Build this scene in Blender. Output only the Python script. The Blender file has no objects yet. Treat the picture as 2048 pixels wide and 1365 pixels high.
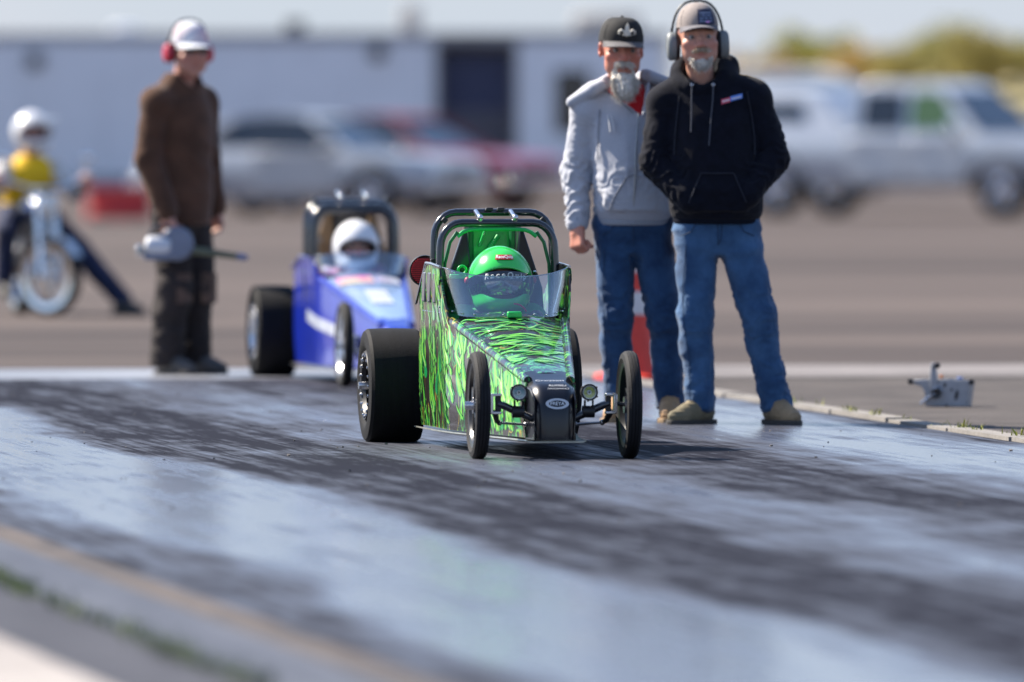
import bpy, bmesh, math, random
import numpy as np
from mathutils import Vector, Matrix

S = bpy.context.scene
COL = S.collection
R = math.radians
random.seed(7)

# ------------------------------------------------------------------ camera
CAM_H = 1.37                      # eye height of the photographer
FPX = 400.0 / 36.0 * 2048.0       # a 400 mm lens on a 36 mm sensor, in photo pixels
HORIZON = 233.0
cam_data = bpy.data.cameras.new('camera')
cam = bpy.data.objects.new('camera', cam_data)
COL.objects.link(cam)
cam.location = (0, 0, CAM_H)
cam.rotation_euler = (R(90) - math.atan((682.5 - HORIZON) / FPX), 0, 0)
cam_data.sensor_width = 36.0
cam_data.lens = 400.0
cam_data.clip_start = 1.0
cam_data.clip_end = 6000.0
cam_data.dof.use_dof = True
cam_data.dof.focus_distance = 46.9
cam_data.dof.aperture_fstop = 2.5
S.camera = cam

# ------------------------------------------------------------------ light
SUN_EL, SUN_AZ = 44.0, 27.0        # elevation; degrees behind the picture plane, sun on the image left
sd = Vector((-math.cos(R(SUN_EL)) * math.cos(R(SUN_AZ)), math.cos(R(SUN_EL)) * math.sin(R(SUN_AZ)), math.sin(R(SUN_EL))))
world = bpy.data.worlds.new('World')
S.world = world
world.use_nodes = True
wn = world.node_tree
wn.nodes.clear()
sky = wn.nodes.new('ShaderNodeTexSky')
sky.sky_type = 'NISHITA'
sky.sun_disc = False
sky.sun_elevation = R(SUN_EL)
sky.sun_rotation = math.atan2(sd.x, sd.y)
sky.altitude = 350.0
sky.air_density = 1.0
sky.dust_density = 0.6
sky.ozone_density = 4.5
bg = wn.nodes.new('ShaderNodeBackground')
bg.inputs['Strength'].default_value = 0.092
wo = wn.nodes.new('ShaderNodeOutputWorld')
# thin high cloud over the clear sky, the same all round
wtc = wn.nodes.new('ShaderNodeTexCoord')
wmp = wn.nodes.new('ShaderNodeMapping')
wmp.inputs['Scale'].default_value = (1, 1, 4)
wn.links.new(wtc.outputs['Generated'], wmp.inputs[0])
wnz = wn.nodes.new('ShaderNodeTexNoise')
wnz.inputs['Scale'].default_value = 7.0
wnz.inputs['Detail'].default_value = 6.0
wn.links.new(wmp.outputs[0], wnz.inputs['Vector'])
wcr = wn.nodes.new('ShaderNodeValToRGB')
wcr.color_ramp.elements[0].position = 0.3
wcr.color_ramp.elements[0].color = (2.2, 2.65, 3.3, 1)
wcr.color_ramp.elements[1].position = 0.7
wcr.color_ramp.elements[1].color = (3.0, 3.05, 3.6, 1)
wn.links.new(wnz.outputs[0], wcr.inputs[0])
wmx = wn.nodes.new('ShaderNodeMix')
wmx.data_type = 'RGBA'
wsx = wn.nodes.new('ShaderNodeSeparateXYZ')
wn.links.new(wtc.outputs['Generated'], wsx.inputs[0])
whz = wn.nodes.new('ShaderNodeMapRange')       # cloud and haze thin out from the horizon to the zenith
whz.inputs['From Max'].default_value = 0.4
whz.inputs['To Min'].default_value = 0.86
whz.inputs['To Max'].default_value = 0.1
wn.links.new(wsx.outputs[2], whz.inputs['Value'])
wn.links.new(whz.outputs[0], wmx.inputs[0])
wn.links.new(sky.outputs[0], wmx.inputs[6])
wn.links.new(wcr.outputs[0], wmx.inputs[7])
wn.links.new(wmx.outputs[2], bg.inputs[0])
wn.links.new(bg.outputs[0], wo.inputs[0])
sun_data = bpy.data.lights.new('sun', 'SUN')
sun_data.energy = 5.0
sun_data.angle = R(0.53)
sun_data.color = (1.0, 0.91, 0.78)
sun = bpy.data.objects.new('sun', sun_data)
COL.objects.link(sun)
sun.rotation_euler = (-sd).to_track_quat('-Z', 'Y').to_euler()
S.view_settings.view_transform = 'Standard'
S.view_settings.look = 'None'
S.view_settings.gamma = 1.0
S.view_settings.use_curve_mapping = False
S.view_settings.exposure = 1.27
S.render.engine = 'CYCLES'
S.cycles.use_denoising = True
S.cycles.max_bounces = 8
S.cycles.transparent_max_bounces = 12
S.cycles.caustics_reflective = False
S.cycles.caustics_refractive = False


def gp(px, py):
    """A point of flat ground seen at photo pixel px, py."""
    d = FPX * CAM_H / (py - HORIZON)
    return (px - 1024.0) / FPX * d, d


# ------------------------------------------------------------------ materials
MATS = {}


def nn(nt, kind, **kw):
    n = nt.nodes.new(kind)
    for k, v in kw.items():
        if k in n.inputs:
            n.inputs[k].default_value = v
        else:
            setattr(n, k, v)
    return n


def mat(name, col, rough=0.5, metal=0.0, spec=0.5, coat=0.0, var=0.0, vscale=8.0, bump=0.0, bscale=60.0, sheen=0.0, stretch=(1, 1, 1), col2=None, vdetail=4.0):
    """Principled material with a noise mix of colour and a noise bump."""
    if name in MATS:
        return MATS[name]
    m = bpy.data.materials.new(name)
    m.use_nodes = True
    nt = m.node_tree
    b = nt.nodes['Principled BSDF']
    b.inputs['Base Color'].default_value = (*col, 1)
    b.inputs['Roughness'].default_value = rough
    b.inputs['Metallic'].default_value = metal
    b.inputs['Specular IOR Level'].default_value = spec
    b.inputs['Coat Weight'].default_value = coat
    b.inputs['Coat Roughness'].default_value = 0.06
    b.inputs['Sheen Weight'].default_value = sheen
    b.inputs['Sheen Roughness'].default_value = 0.5
    if var or bump or col2:
        tc = nn(nt, 'ShaderNodeTexCoord')
        mp = nn(nt, 'ShaderNodeMapping')
        mp.inputs['Scale'].default_value = stretch
        nt.links.new(tc.outputs['Object'], mp.inputs[0])
    if var or col2:
        n = nn(nt, 'ShaderNodeTexNoise', Scale=vscale, Detail=vdetail, Roughness=0.6)
        nt.links.new(mp.outputs[0], n.inputs['Vector'])
        rmp = nn(nt, 'ShaderNodeValToRGB')
        rmp.color_ramp.elements[0].position = 0.32
        rmp.color_ramp.elements[1].position = 0.68
        c2 = col2 if col2 else tuple(min(1, c * (1 + var)) for c in col)
        c1 = col if col2 else tuple(c * (1 - var) for c in col)
        rmp.color_ramp.elements[0].color = (*c1, 1)
        rmp.color_ramp.elements[1].color = (*c2, 1)
        nt.links.new(n.outputs[0], rmp.inputs[0])
        nt.links.new(rmp.outputs[0], b.inputs['Base Color'])
    if bump:
        n2 = nn(nt, 'ShaderNodeTexNoise', Scale=bscale, Detail=3.0)
        nt.links.new(mp.outputs[0], n2.inputs['Vector'])
        bp = nn(nt, 'ShaderNodeBump', Strength=bump, Distance=0.01)
        nt.links.new(n2.outputs[0], bp.inputs['Height'])
        nt.links.new(bp.outputs[0], b.inputs['Normal'])
    MATS[name] = m
    return m


def clear_mat(name, tint=(0.9, 0.95, 1.0), refl=1.0, rough=0.03, base=0.06):
    """A thin clear sheet: mostly see-through, with fresnel reflection."""
    if name in MATS:
        return MATS[name]
    m = bpy.data.materials.new(name)
    m.use_nodes = True
    nt = m.node_tree
    nt.nodes.clear()
    o = nn(nt, 'ShaderNodeOutputMaterial')
    t = nn(nt, 'ShaderNodeBsdfTransparent')
    t.inputs[0].default_value = (*tint, 1)
    g = nn(nt, 'ShaderNodeBsdfGlossy')
    g.inputs['Roughness'].default_value = rough
    g.inputs['Color'].default_value = (refl, refl, refl, 1)
    lw = nn(nt, 'ShaderNodeLayerWeight', Blend=0.25)
    mr = nn(nt, 'ShaderNodeMapRange')
    mr.inputs['To Min'].default_value = base
    mr.inputs['To Max'].default_value = 0.85
    nt.links.new(lw.outputs['Fresnel'], mr.inputs['Value'])
    mx = nn(nt, 'ShaderNodeMixShader')
    nt.links.new(mr.outputs[0], mx.inputs[0])
    nt.links.new(t.outputs[0], mx.inputs[1])
    nt.links.new(g.outputs[0], mx.inputs[2])
    nt.links.new(mx.outputs[0], o.inputs[0])
    MATS[name] = m
    return m


def skin_mat(name, base):
    """Skin from the mesh colour attribute 'tint' (lips, cheeks, brows are that colour)."""
    if name in MATS:
        return MATS[name]
    m = mat(name, base, rough=0.48, spec=0.4)
    nt = m.node_tree
    b = nt.nodes['Principled BSDF']
    at = nn(nt, 'ShaderNodeAttribute', attribute_name='tint')
    ns = nn(nt, 'ShaderNodeTexNoise', Scale=90.0, Detail=3.0)
    tc = nn(nt, 'ShaderNodeTexCoord')
    nt.links.new(tc.outputs['Object'], ns.inputs['Vector'])
    mx = nn(nt, 'ShaderNodeMix', data_type='RGBA', blend_type='OVERLAY')
    mx.inputs[0].default_value = 0.35
    nt.links.new(at.outputs['Color'], mx.inputs[6])
    nt.links.new(ns.outputs['Color'], mx.inputs[7])
    nt.links.new(at.outputs['Color'], b.inputs['Base Color'])
    b.inputs['Subsurface Weight'].default_value = 0.092
    b.inputs['Subsurface Radius'].default_value = (0.01, 0.004, 0.002)
    return m


# ------------------------------------------------------------------ objects
def link(name, me, m=None, parent=None, label=None, cat=None, group=None, kind=None):
    o = bpy.data.objects.new(name, me)
    COL.objects.link(o)
    if m is not None and me is not None and not me.materials:
        me.materials.append(m)
    if parent:
        o.parent = parent
    tag(o, label, cat, group, kind)
    return o


def tag(o, label=None, cat=None, group=None, kind=None):
    if label:
        o['label'] = label
    if cat:
        o['category'] = cat
    if group:
        o['group'] = group
    if kind:
        o['kind'] = kind
    return o


def empty(name, loc=(0, 0, 0), rz=0.0, label=None, cat=None, group=None):
    o = bpy.data.objects.new(name, None)
    COL.objects.link(o)
    o.location = loc
    o.rotation_euler = (0, 0, rz)
    o.empty_display_size = 0.2
    return tag(o, label, cat, group)


class MB:
    """Collects simple solids and links them as one mesh object."""

    def __init__(s):
        s.v, s.f, s.M = [], [], Matrix.Identity(4)

    def add(s, vs, fs):
        n = len(s.v)
        s.v += [tuple(s.M @ Vector(v)) for v in vs]
        s.f += [tuple(i + n for i in f) for f in fs]
        return s

    def box(s, c, d, rz=0.0, rx=0.0, ry=0.0):
        x, y, z = (k / 2 for k in d)
        T = Matrix.Translation(c) @ Matrix.Rotation(rz, 4, 'Z') @ Matrix.Rotation(ry, 4, 'Y') @ Matrix.Rotation(rx, 4, 'X')
        vs = [tuple(T @ Vector((i * x, j * y, k * z))) for i in (-1, 1) for j in (-1, 1) for k in (-1, 1)]
        return s.add(vs, [(0, 1, 3, 2), (4, 6, 7, 5), (0, 4, 5, 1), (2, 3, 7, 6), (0, 2, 6, 4), (1, 5, 7, 3)])

    def loft(s, rings, cap=True, closed=True):
        n = len(rings[0])
        vs = [p for r in rings for p in r]
        fs = []
        for i in range(len(rings) - 1):
            for j in range(n if closed else n - 1):
                k = (j + 1) % n
                fs.append((i * n + j, i * n + k, (i + 1) * n + k, (i + 1) * n + j))
        if cap and closed:
            fs.append(tuple(range(n))[::-1])
            fs.append(tuple((len(rings) - 1) * n + j for j in range(n)))
        return s.add(vs, fs)

    def cyl(s, p0, p1, r0, r1=None, n=12):
        return s.tube([p0, p1], [r0, r0 if r1 is None else r1], n)

    def tube(s, path, r, n=10, loop=False):
        P = [Vector(p) for p in path]
        rs = r if isinstance(r, (list, tuple)) else [r] * len(P)
        rings = []
        up = None
        for i, p in enumerate(P):
            a = P[i - 1] if (i > 0 or loop) else p
            b = P[(i + 1) % len(P)] if (i < len(P) - 1 or loop) else p
            t = (b - a).normalized()
            if up is None:
                up = Vector((0, 0, 1)) if abs(t.z) < 0.9 else Vector((1, 0, 0))
            e1 = t.cross(up).normalized()
            e2 = e1.cross(t).normalized()
            up = e2
            rings.append([tuple(p + (e1 * math.cos(k * 2 * math.pi / n) + e2 * math.sin(k * 2 * math.pi / n)) * rs[i]) for k in range(n)])
        if loop:
            rings.append(rings[0])
        return s.loft(rings, cap=not loop)

    def lathe(s, prof, c=(0, 0, 0), axis='X', n=32, closed=True):
        """prof: list of (along, radius) turned about the axis through c."""
        rings = []
        for a, r in prof:
            ring = []
            for k in range(n):
                t = k * 2 * math.pi / n
                u, w = r * math.cos(t), r * math.sin(t)
                p = {'X': (a, u, w), 'Y': (u, a, w), 'Z': (u, w, a)}[axis]
                ring.append((p[0] + c[0], p[1] + c[1], p[2] + c[2]))
            rings.append(ring)
        return s.loft(rings, cap=closed)

    def ball(s, c, r, n=12, m=8, rot=None):
        rr = r if isinstance(r, (tuple, list)) else (r, r, r)
        rings = []
        for i in range(m + 1):
            e = -math.pi / 2 + math.pi * i / m
            e = max(min(e, math.pi / 2 - 0.02), -math.pi / 2 + 0.02)
            ring = []
            for k in range(n):
                a = 2 * math.pi * k / n
                p = Vector((rr[0] * math.cos(e) * math.cos(a), rr[1] * math.cos(e) * math.sin(a), rr[2] * math.sin(e)))
                if rot:
                    p = rot @ p
                ring.append((c[0] + p.x, c[1] + p.y, c[2] + p.z))
            rings.append(ring)
        return s.loft(rings)

    def prism(s, poly, y0, y1, axis='Y'):
        """poly of 2D points (a, b); extruded along axis: Y -> (a, y, b), X -> (x, a, b), Z -> (a, b, z)."""
        def P(a, b, t):
            return {'Y': (a, t, b), 'X': (t, a, b), 'Z': (a, b, t)}[axis]
        return s.loft([[P(a, b, y0) for a, b in poly], [P(a, b, y1) for a, b in poly]])

    def sheet(s, grid, th):
        """A bent sheet from a grid of points, thickened along its normals."""
        m, n = len(grid), len(grid[0])
        G = [[Vector(p) for p in row] for row in grid]
        top, bot = [], []
        for i in range(m):
            for j in range(n):
                du = G[min(i + 1, m - 1)][j] - G[max(i - 1, 0)][j]
                dv = G[i][min(j + 1, n - 1)] - G[i][max(j - 1, 0)]
                nr = du.cross(dv)
                nr = nr.normalized() if nr.length > 1e-9 else Vector((0, 0, 1))
                top.append(tuple(G[i][j] + nr * th / 2))
                bot.append(tuple(G[i][j] - nr * th / 2))
        N = m * n
        fs = []
        for i in range(m - 1):
            for j in range(n - 1):
                a, b, c, d = i * n + j, i * n + j + 1, (i + 1) * n + j + 1, (i + 1) * n + j
                fs += [(a, d, c, b), (N + a, N + b, N + c, N + d)]
        for i in range(m - 1):
            a, d = i * n, (i + 1) * n
            fs.append((a, N + a, N + d, d))
            a, d = i * n + n - 1, (i + 1) * n + n - 1
            fs.append((a, d, N + d, N + a))
        for j in range(n - 1):
            fs.append((j, j + 1, N + j + 1, N + j))
            a = (m - 1) * n + j
            fs.append((a, N + a, N + a + 1, a + 1))
        return s.add(top + bot, fs)

    def mesh(s, name, smooth=35):
        me = bpy.data.meshes.new(name)
        me.from_pydata(s.v, [], s.f)
        bm = bmesh.new()
        bm.from_mesh(me)
        bmesh.ops.recalc_face_normals(bm, faces=bm.faces)
        bm.to_mesh(me)
        bm.free()
        if smooth:
            me.shade_smooth()
            me.set_sharp_from_angle(angle=R(smooth))
        return me

    def build(s, name, m, parent=None, bevel=0.0, smooth=35, sub=0, **kw):
        o = link(name, s.mesh(name, smooth), m, parent, **kw)
        if bevel:
            b = o.modifiers.new('bevel', 'BEVEL')
            b.width = bevel
            b.segments = 2
            b.limit_method = 'ANGLE'
            b.angle_limit = R(30)
        if sub:
            b = o.modifiers.new('sub', 'SUBSURF')
            b.levels = b.render_levels = sub
        return o


def text_mesh(txt, size, depth=0.0, shear=0.0, space=1.0, bold=0.0, outline=0.0):
    """Lettering as a mesh in the XY plane, centred."""
    cu = bpy.data.curves.new('lettering', 'FONT')
    cu.body = txt
    cu.size = size
    cu.align_x = 'CENTER'
    cu.align_y = 'CENTER'
    cu.shear = shear
    cu.space_character = space
    cu.offset = bold
    cu.extrude = depth
    if outline:
        cu.fill_mode = 'NONE'
        cu.bevel_depth = outline
        cu.bevel_resolution = 0
    o = bpy.data.objects.new('lettering', cu)
    COL.objects.link(o)
    bpy.context.view_layer.update()
    me = bpy.data.meshes.new_from_object(o.evaluated_get(bpy.context.evaluated_depsgraph_get()))
    bpy.data.objects.remove(o)
    bpy.data.curves.remove(cu)
    return me


def map_mesh(me, fn):
    for v in me.vertices:
        v.co = fn(v.co)
    me.update()
    return me


# ------------------------------------------------------------------ noise and distance-field modelling
def vnoise(P, seed=0):
    """Smooth value noise in -1..1 at points P (n, 3)."""
    P = np.asarray(P, dtype=np.float64)
    i = np.floor(P).astype(np.int64)
    f = P - i
    f = f * f * (3 - 2 * f)

    def h(a, b, c):
        n = (a * 374761393 + b * 668265263 + c * 2147483647 + seed * 1013904223) & 0x7fffffff
        n = ((n ^ (n >> 13)) * 1274126177) & 0x7fffffff
        n = (n ^ (n >> 16)) & 0xffff
        return n / 32767.5 - 1.0
    x, y, z = i[:, 0], i[:, 1], i[:, 2]
    u, v, w = f[:, 0], f[:, 1], f[:, 2]
    a = h(x, y, z) * (1 - u) + h(x + 1, y, z) * u
    b = h(x, y + 1, z) * (1 - u) + h(x + 1, y + 1, z) * u
    c = h(x, y, z + 1) * (1 - u) + h(x + 1, y, z + 1) * u
    d = h(x, y + 1, z + 1) * (1 - u) + h(x + 1, y + 1, z + 1) * u
    return (a * (1 - v) + b * v) * (1 - w) + (c * (1 - v) + d * v) * w


def ridged(P, seed=0):
    return 1.0 - 2.0 * np.abs(vnoise(P, seed))


class Field:
    """A signed distance grid: smooth unions of limbs, ellipsoids and stacked ovals, turned into one closed surface."""

    def __init__(s, lo, hi, h):
        s.lo = np.array(lo, float)
        s.h = h
        s.n = np.ceil((np.array(hi, float) - s.lo) / h).astype(int) + 1
        s.v = np.full(s.n, 1.0, np.float32)
        s.ax = [(s.lo[i] + h * np.arange(s.n[i])).astype(np.float32) for i in range(3)]

    def _sub(s, lo, hi):
        sl = []
        for i in range(3):
            a = max(0, int((lo[i] - s.lo[i]) / s.h) - 1)
            b = min(s.n[i], int((hi[i] - s.lo[i]) / s.h) + 3)
            sl.append(slice(a, max(b, a)))
        return tuple(sl)

    def put(s, fn, lo, hi, k=0.02, op='add'):
        pad = k + 3 * s.h
        sl = s._sub(np.array(lo) - pad, np.array(hi) + pad)
        X = s.ax[0][sl[0]][:, None, None]
        Y = s.ax[1][sl[1]][None, :, None]
        Z = s.ax[2][sl[2]][None, None, :]
        if X.size == 0 or Y.size == 0 or Z.size == 0:
            return s
        d = fn(X, Y, Z)
        a = s.v[sl]
        if op == 'add':
            hh = np.maximum(k - np.abs(a - d), 0) / k
            s.v[sl] = np.minimum(a, d) - hh * hh * k * 0.25
        else:
            d = -d
            hh = np.maximum(k - np.abs(a - d), 0) / k
            s.v[sl] = np.maximum(a, d) + hh * hh * k * 0.25
        return s

    def limb(s, a, b, ra, rb, k=0.02, op='add'):
        a, b = np.array(a, np.float32), np.array(b, np.float32)
        ba = b - a
        L = float(ba @ ba) + 1e-12

        def fn(X, Y, Z):
            t = np.clip(((X - a[0]) * ba[0] + (Y - a[1]) * ba[1] + (Z - a[2]) * ba[2]) / L, 0, 1)
            q = (X - a[0] - t * ba[0]) ** 2 + (Y - a[1] - t * ba[1]) ** 2 + (Z - a[2] - t * ba[2]) ** 2
            return np.sqrt(q) - (ra + (rb - ra) * t)
        m = max(ra, rb)
        return s.put(fn, np.minimum(a, b) - m, np.maximum(a, b) + m, k, op)

    def chain(s, pts, rs, k=0.02):
        for i in range(len(pts) - 1):
            s.limb(pts[i], pts[i + 1], rs[i], rs[i + 1], k)
        return s

    def ell(s, c, r, k=0.02, op='add', rz=0.0, rx=0.0, ry=0.0):
        c, r = np.array(c, np.float32), np.array(r, np.float32)
        Mx = np.array((Matrix.Rotation(rz, 3, 'Z') @ Matrix.Rotation(ry, 3, 'Y') @ Matrix.Rotation(rx, 3, 'X')).transposed(), np.float32)
        mn = float(r.min())

        def fn(X, Y, Z):
            x, y, z = X - c[0], Y - c[1], Z - c[2]
            u = (Mx[0, 0] * x + Mx[0, 1] * y + Mx[0, 2] * z) / r[0]
            v = (Mx[1, 0] * x + Mx[1, 1] * y + Mx[1, 2] * z) / r[1]
            w = (Mx[2, 0] * x + Mx[2, 1] * y + Mx[2, 2] * z) / r[2]
            q = np.sqrt(u * u + v * v + w * w)
            q2 = np.sqrt((u / r[0]) ** 2 + (v / r[1]) ** 2 + (w / r[2]) ** 2) + 1e-9
            return (q - 1) * np.maximum(q, 1e-4) / q2 * 1.0 if mn > 0 else q
        m = float(r.max())
        return s.put(fn, c - m, c + m, k, op)

    def tower(s, lv, k=0.02, op='add'):
        """lv: rows (z, cx, cy, rx, ry) of stacked ovals, z rising."""
        A = np.array(lv, float)

        def fn(X, Y, Z):
            z = Z.ravel()
            def I(j):
                return np.interp(z, A[:, 0], A[:, j]).astype(np.float32)[None, None, :]
            cx, cy, rx, ry = I(1), I(2), I(3), I(4)
            u, v = (X - cx), (Y - cy)
            q = np.sqrt((u / rx) ** 2 + (v / ry) ** 2)
            g = np.sqrt((u / rx ** 2) ** 2 + (v / ry ** 2) ** 2) + 1e-6
            d = (q - 1) * np.maximum(q, 1e-3) / g
            dz = np.maximum(A[0, 0] - Z, Z - A[-1, 0])
            return np.maximum(d, dz).astype(np.float32)
        lo = (np.min(A[:, 1] - A[:, 3]), np.min(A[:, 2] - A[:, 4]), A[0, 0])
        hi = (np.max(A[:, 1] + A[:, 3]), np.max(A[:, 2] + A[:, 4]), A[-1, 0])
        return s.put(fn, lo, hi, k, op)

    def surf(s):
        v = s.v
        ins = v < 0
        nx, ny, nz = v.shape
        c = np.zeros((nx - 1, ny - 1, nz - 1), np.int8)
        for i in (0, 1):
            for j in (0, 1):
                for k in (0, 1):
                    c += ins[i:nx - 1 + i, j:ny - 1 + j, k:nz - 1 + k]
        act = (c > 0) & (c < 8)
        I = np.argwhere(act)
        idx = np.full(act.shape, -1, np.int64)
        idx[act] = np.arange(len(I))
        acc = np.zeros((len(I), 3))
        cnt = np.zeros(len(I))
        corner = [(a, b, d) for a in (0, 1) for b in (0, 1) for d in (0, 1)]
        for p in corner:
            for ax in range(3):
                if p[ax]:
                    continue
                q = list(p)
                q[ax] = 1
                va = v[I[:, 0] + p[0], I[:, 1] + p[1], I[:, 2] + p[2]].astype(float)
                vb = v[I[:, 0] + q[0], I[:, 1] + q[1], I[:, 2] + q[2]].astype(float)
                cr = (va < 0) != (vb < 0)
                t = np.where(cr, va / np.where(cr, va - vb, 1), 0)
                e = np.tile(np.array(p, float), (len(I), 1))
                e[:, ax] += t
                acc += e * cr[:, None]
                cnt += cr
        V = s.lo + (I + acc / cnt[:, None]) * s.h
        F = []
        for ax in range(3):
            sl0 = [slice(1, -1)] * 3
            sl0[ax] = slice(0, -1)
            sl1 = list(sl0)
            sl1[ax] = slice(1, None)
            a, b = ins[tuple(sl0)], ins[tuple(sl1)]
            E = np.argwhere(a != b)
            off = np.array([1, 1, 1])
            off[ax] = 0
            E = E + off
            u, w = [(1, 2), (2, 0), (0, 1)][ax]
            eu = np.zeros(3, int); eu[u] = 1
            ew = np.zeros(3, int); ew[w] = 1
            q = [E - eu - ew, E - ew, E, E - eu]
            q = np.stack([idx[k[:, 0], k[:, 1], k[:, 2]] for k in q], 1)
            fl = ins[E[:, 0], E[:, 1], E[:, 2]]
            q[~fl] = q[~fl][:, ::-1]
            F.append(q)
        F = np.concatenate(F)
        F = F[(F >= 0).all(1)]
        return V, F


def normals(V, F):
    n = np.cross(V[F[:, 2]] - V[F[:, 0]], V[F[:, 3]] - V[F[:, 1]])
    N = np.zeros_like(V)
    for i in range(4):
        np.add.at(N, F[:, i], n)
    return N / (np.linalg.norm(N, axis=1)[:, None] + 1e-12)


def relax(V, F, it=2, lam=0.5):
    for _ in range(it):
        A = np.zeros_like(V)
        C = np.zeros(len(V))
        for i in range(4):
            a, b = F[:, i], F[:, (i + 1) % 4]
            np.add.at(A, a, V[b])
            np.add.at(A, b, V[a])
            np.add.at(C, a, 1)
            np.add.at(C, b, 1)
        V = V * (1 - lam) + lam * A / np.maximum(C, 1)[:, None]
    return V


def np_mesh(name, V, F, tint=None):
    me = bpy.data.meshes.new(name)
    me.vertices.add(len(V))
    me.vertices.foreach_set('co', np.asarray(V, np.float32).ravel())
    me.loops.add(F.size)
    me.loops.foreach_set('vertex_index', F.ravel().astype(np.int32))
    me.polygons.add(len(F))
    me.polygons.foreach_set('loop_start', np.arange(0, F.size, F.shape[1], dtype=np.int32))
    me.polygons.foreach_set('loop_total', np.full(len(F), F.shape[1], np.int32))
    me.update(calc_edges=True)
    me.validate()
    if tint is not None:
        at = me.color_attributes.new('tint', 'FLOAT_COLOR', 'POINT')
        at.data.foreach_set('color', np.concatenate([tint, np.ones((len(V), 1))], 1).astype(np.float32).ravel())
    me.shade_smooth()
    return me

# ================================================================== the setting
TH = R(8.2)                                   # the strip runs 8 degrees off the view, towards the right and the camera


def uv(x, y):
    return x * math.cos(TH) + y * math.sin(TH), -x * math.sin(TH) + y * math.cos(TH)


def xy(u, v):
    return u * math.cos(TH) - v * math.sin(TH), u * math.sin(TH) + v * math.cos(TH)


def asphalt_mat(name, c1, c2, rough=0.85, spec=0.3, streak=None, grain=0.12, line=None):
    """Worn asphalt: large blotches, cross streaks and fine aggregate."""
    m = bpy.data.materials.new(name)
    m.use_nodes = True
    nt = m.node_tree
    L = nt.links.new
    b = nt.nodes['Principled BSDF']
    b.inputs['Roughness'].default_value = rough
    b.inputs['Specular IOR Level'].default_value = spec
    tc = nn(nt, 'ShaderNodeTexCoord')
    mp = nn(nt, 'ShaderNodeMapping')
    mp.inputs['Scale'].default_value = streak or (1, 1, 1)
    L(tc.outputs['Object'], mp.inputs[0])
    n1 = nn(nt, 'ShaderNodeTexNoise', Scale=1.0, Detail=6.0, Roughness=0.62, Distortion=0.4)
    L(mp.outputs[0], n1.inputs['Vector'])
    r = nn(nt, 'ShaderNodeValToRGB')
    r.color_ramp.elements[0].position = 0.36
    r.color_ramp.elements[1].position = 0.66
    r.color_ramp.elements[0].color = (*c1, 1)
    r.color_ramp.elements[1].color = (*c2, 1)
    L(n1.outputs[0], r.inputs[0])
    n2 = nn(nt, 'ShaderNodeTexNoise', Scale=70.0, Detail=2.0)
    L(tc.outputs['Object'], n2.inputs['Vector'])
    mx = nn(nt, 'ShaderNodeMix', data_type='RGBA', blend_type='OVERLAY')
    mx.inputs[0].default_value = 0.5
    L(r.outputs[0], mx.inputs[6])
    L(n2.outputs[0], mx.inputs[7])
    L(mx.outputs[2], b.inputs['Base Color'])
    bp = nn(nt, 'ShaderNodeBump', Strength=grain, Distance=0.01)
    L(n2.outputs[0], bp.inputs['Height'])
    L(bp.outputs[0], b.inputs['Normal'])
    return m


def sheet_obj(name, u0, u1, v0, v1, z, m, du=None, dv=None, **kw):
    """A flat ground sheet in strip coordinates (u across, v along)."""
    me = bpy.data.meshes.new(name)
    me.from_pydata([(u0, v0, z), (u1, v0, z), (u1, v1, z), (u0, v1, z)], [], [(0, 1, 2, 3)])
    o = link(name, me, m, kind='structure', **kw)
    o.rotation_euler = (0, 0, TH)
    return o


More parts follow.
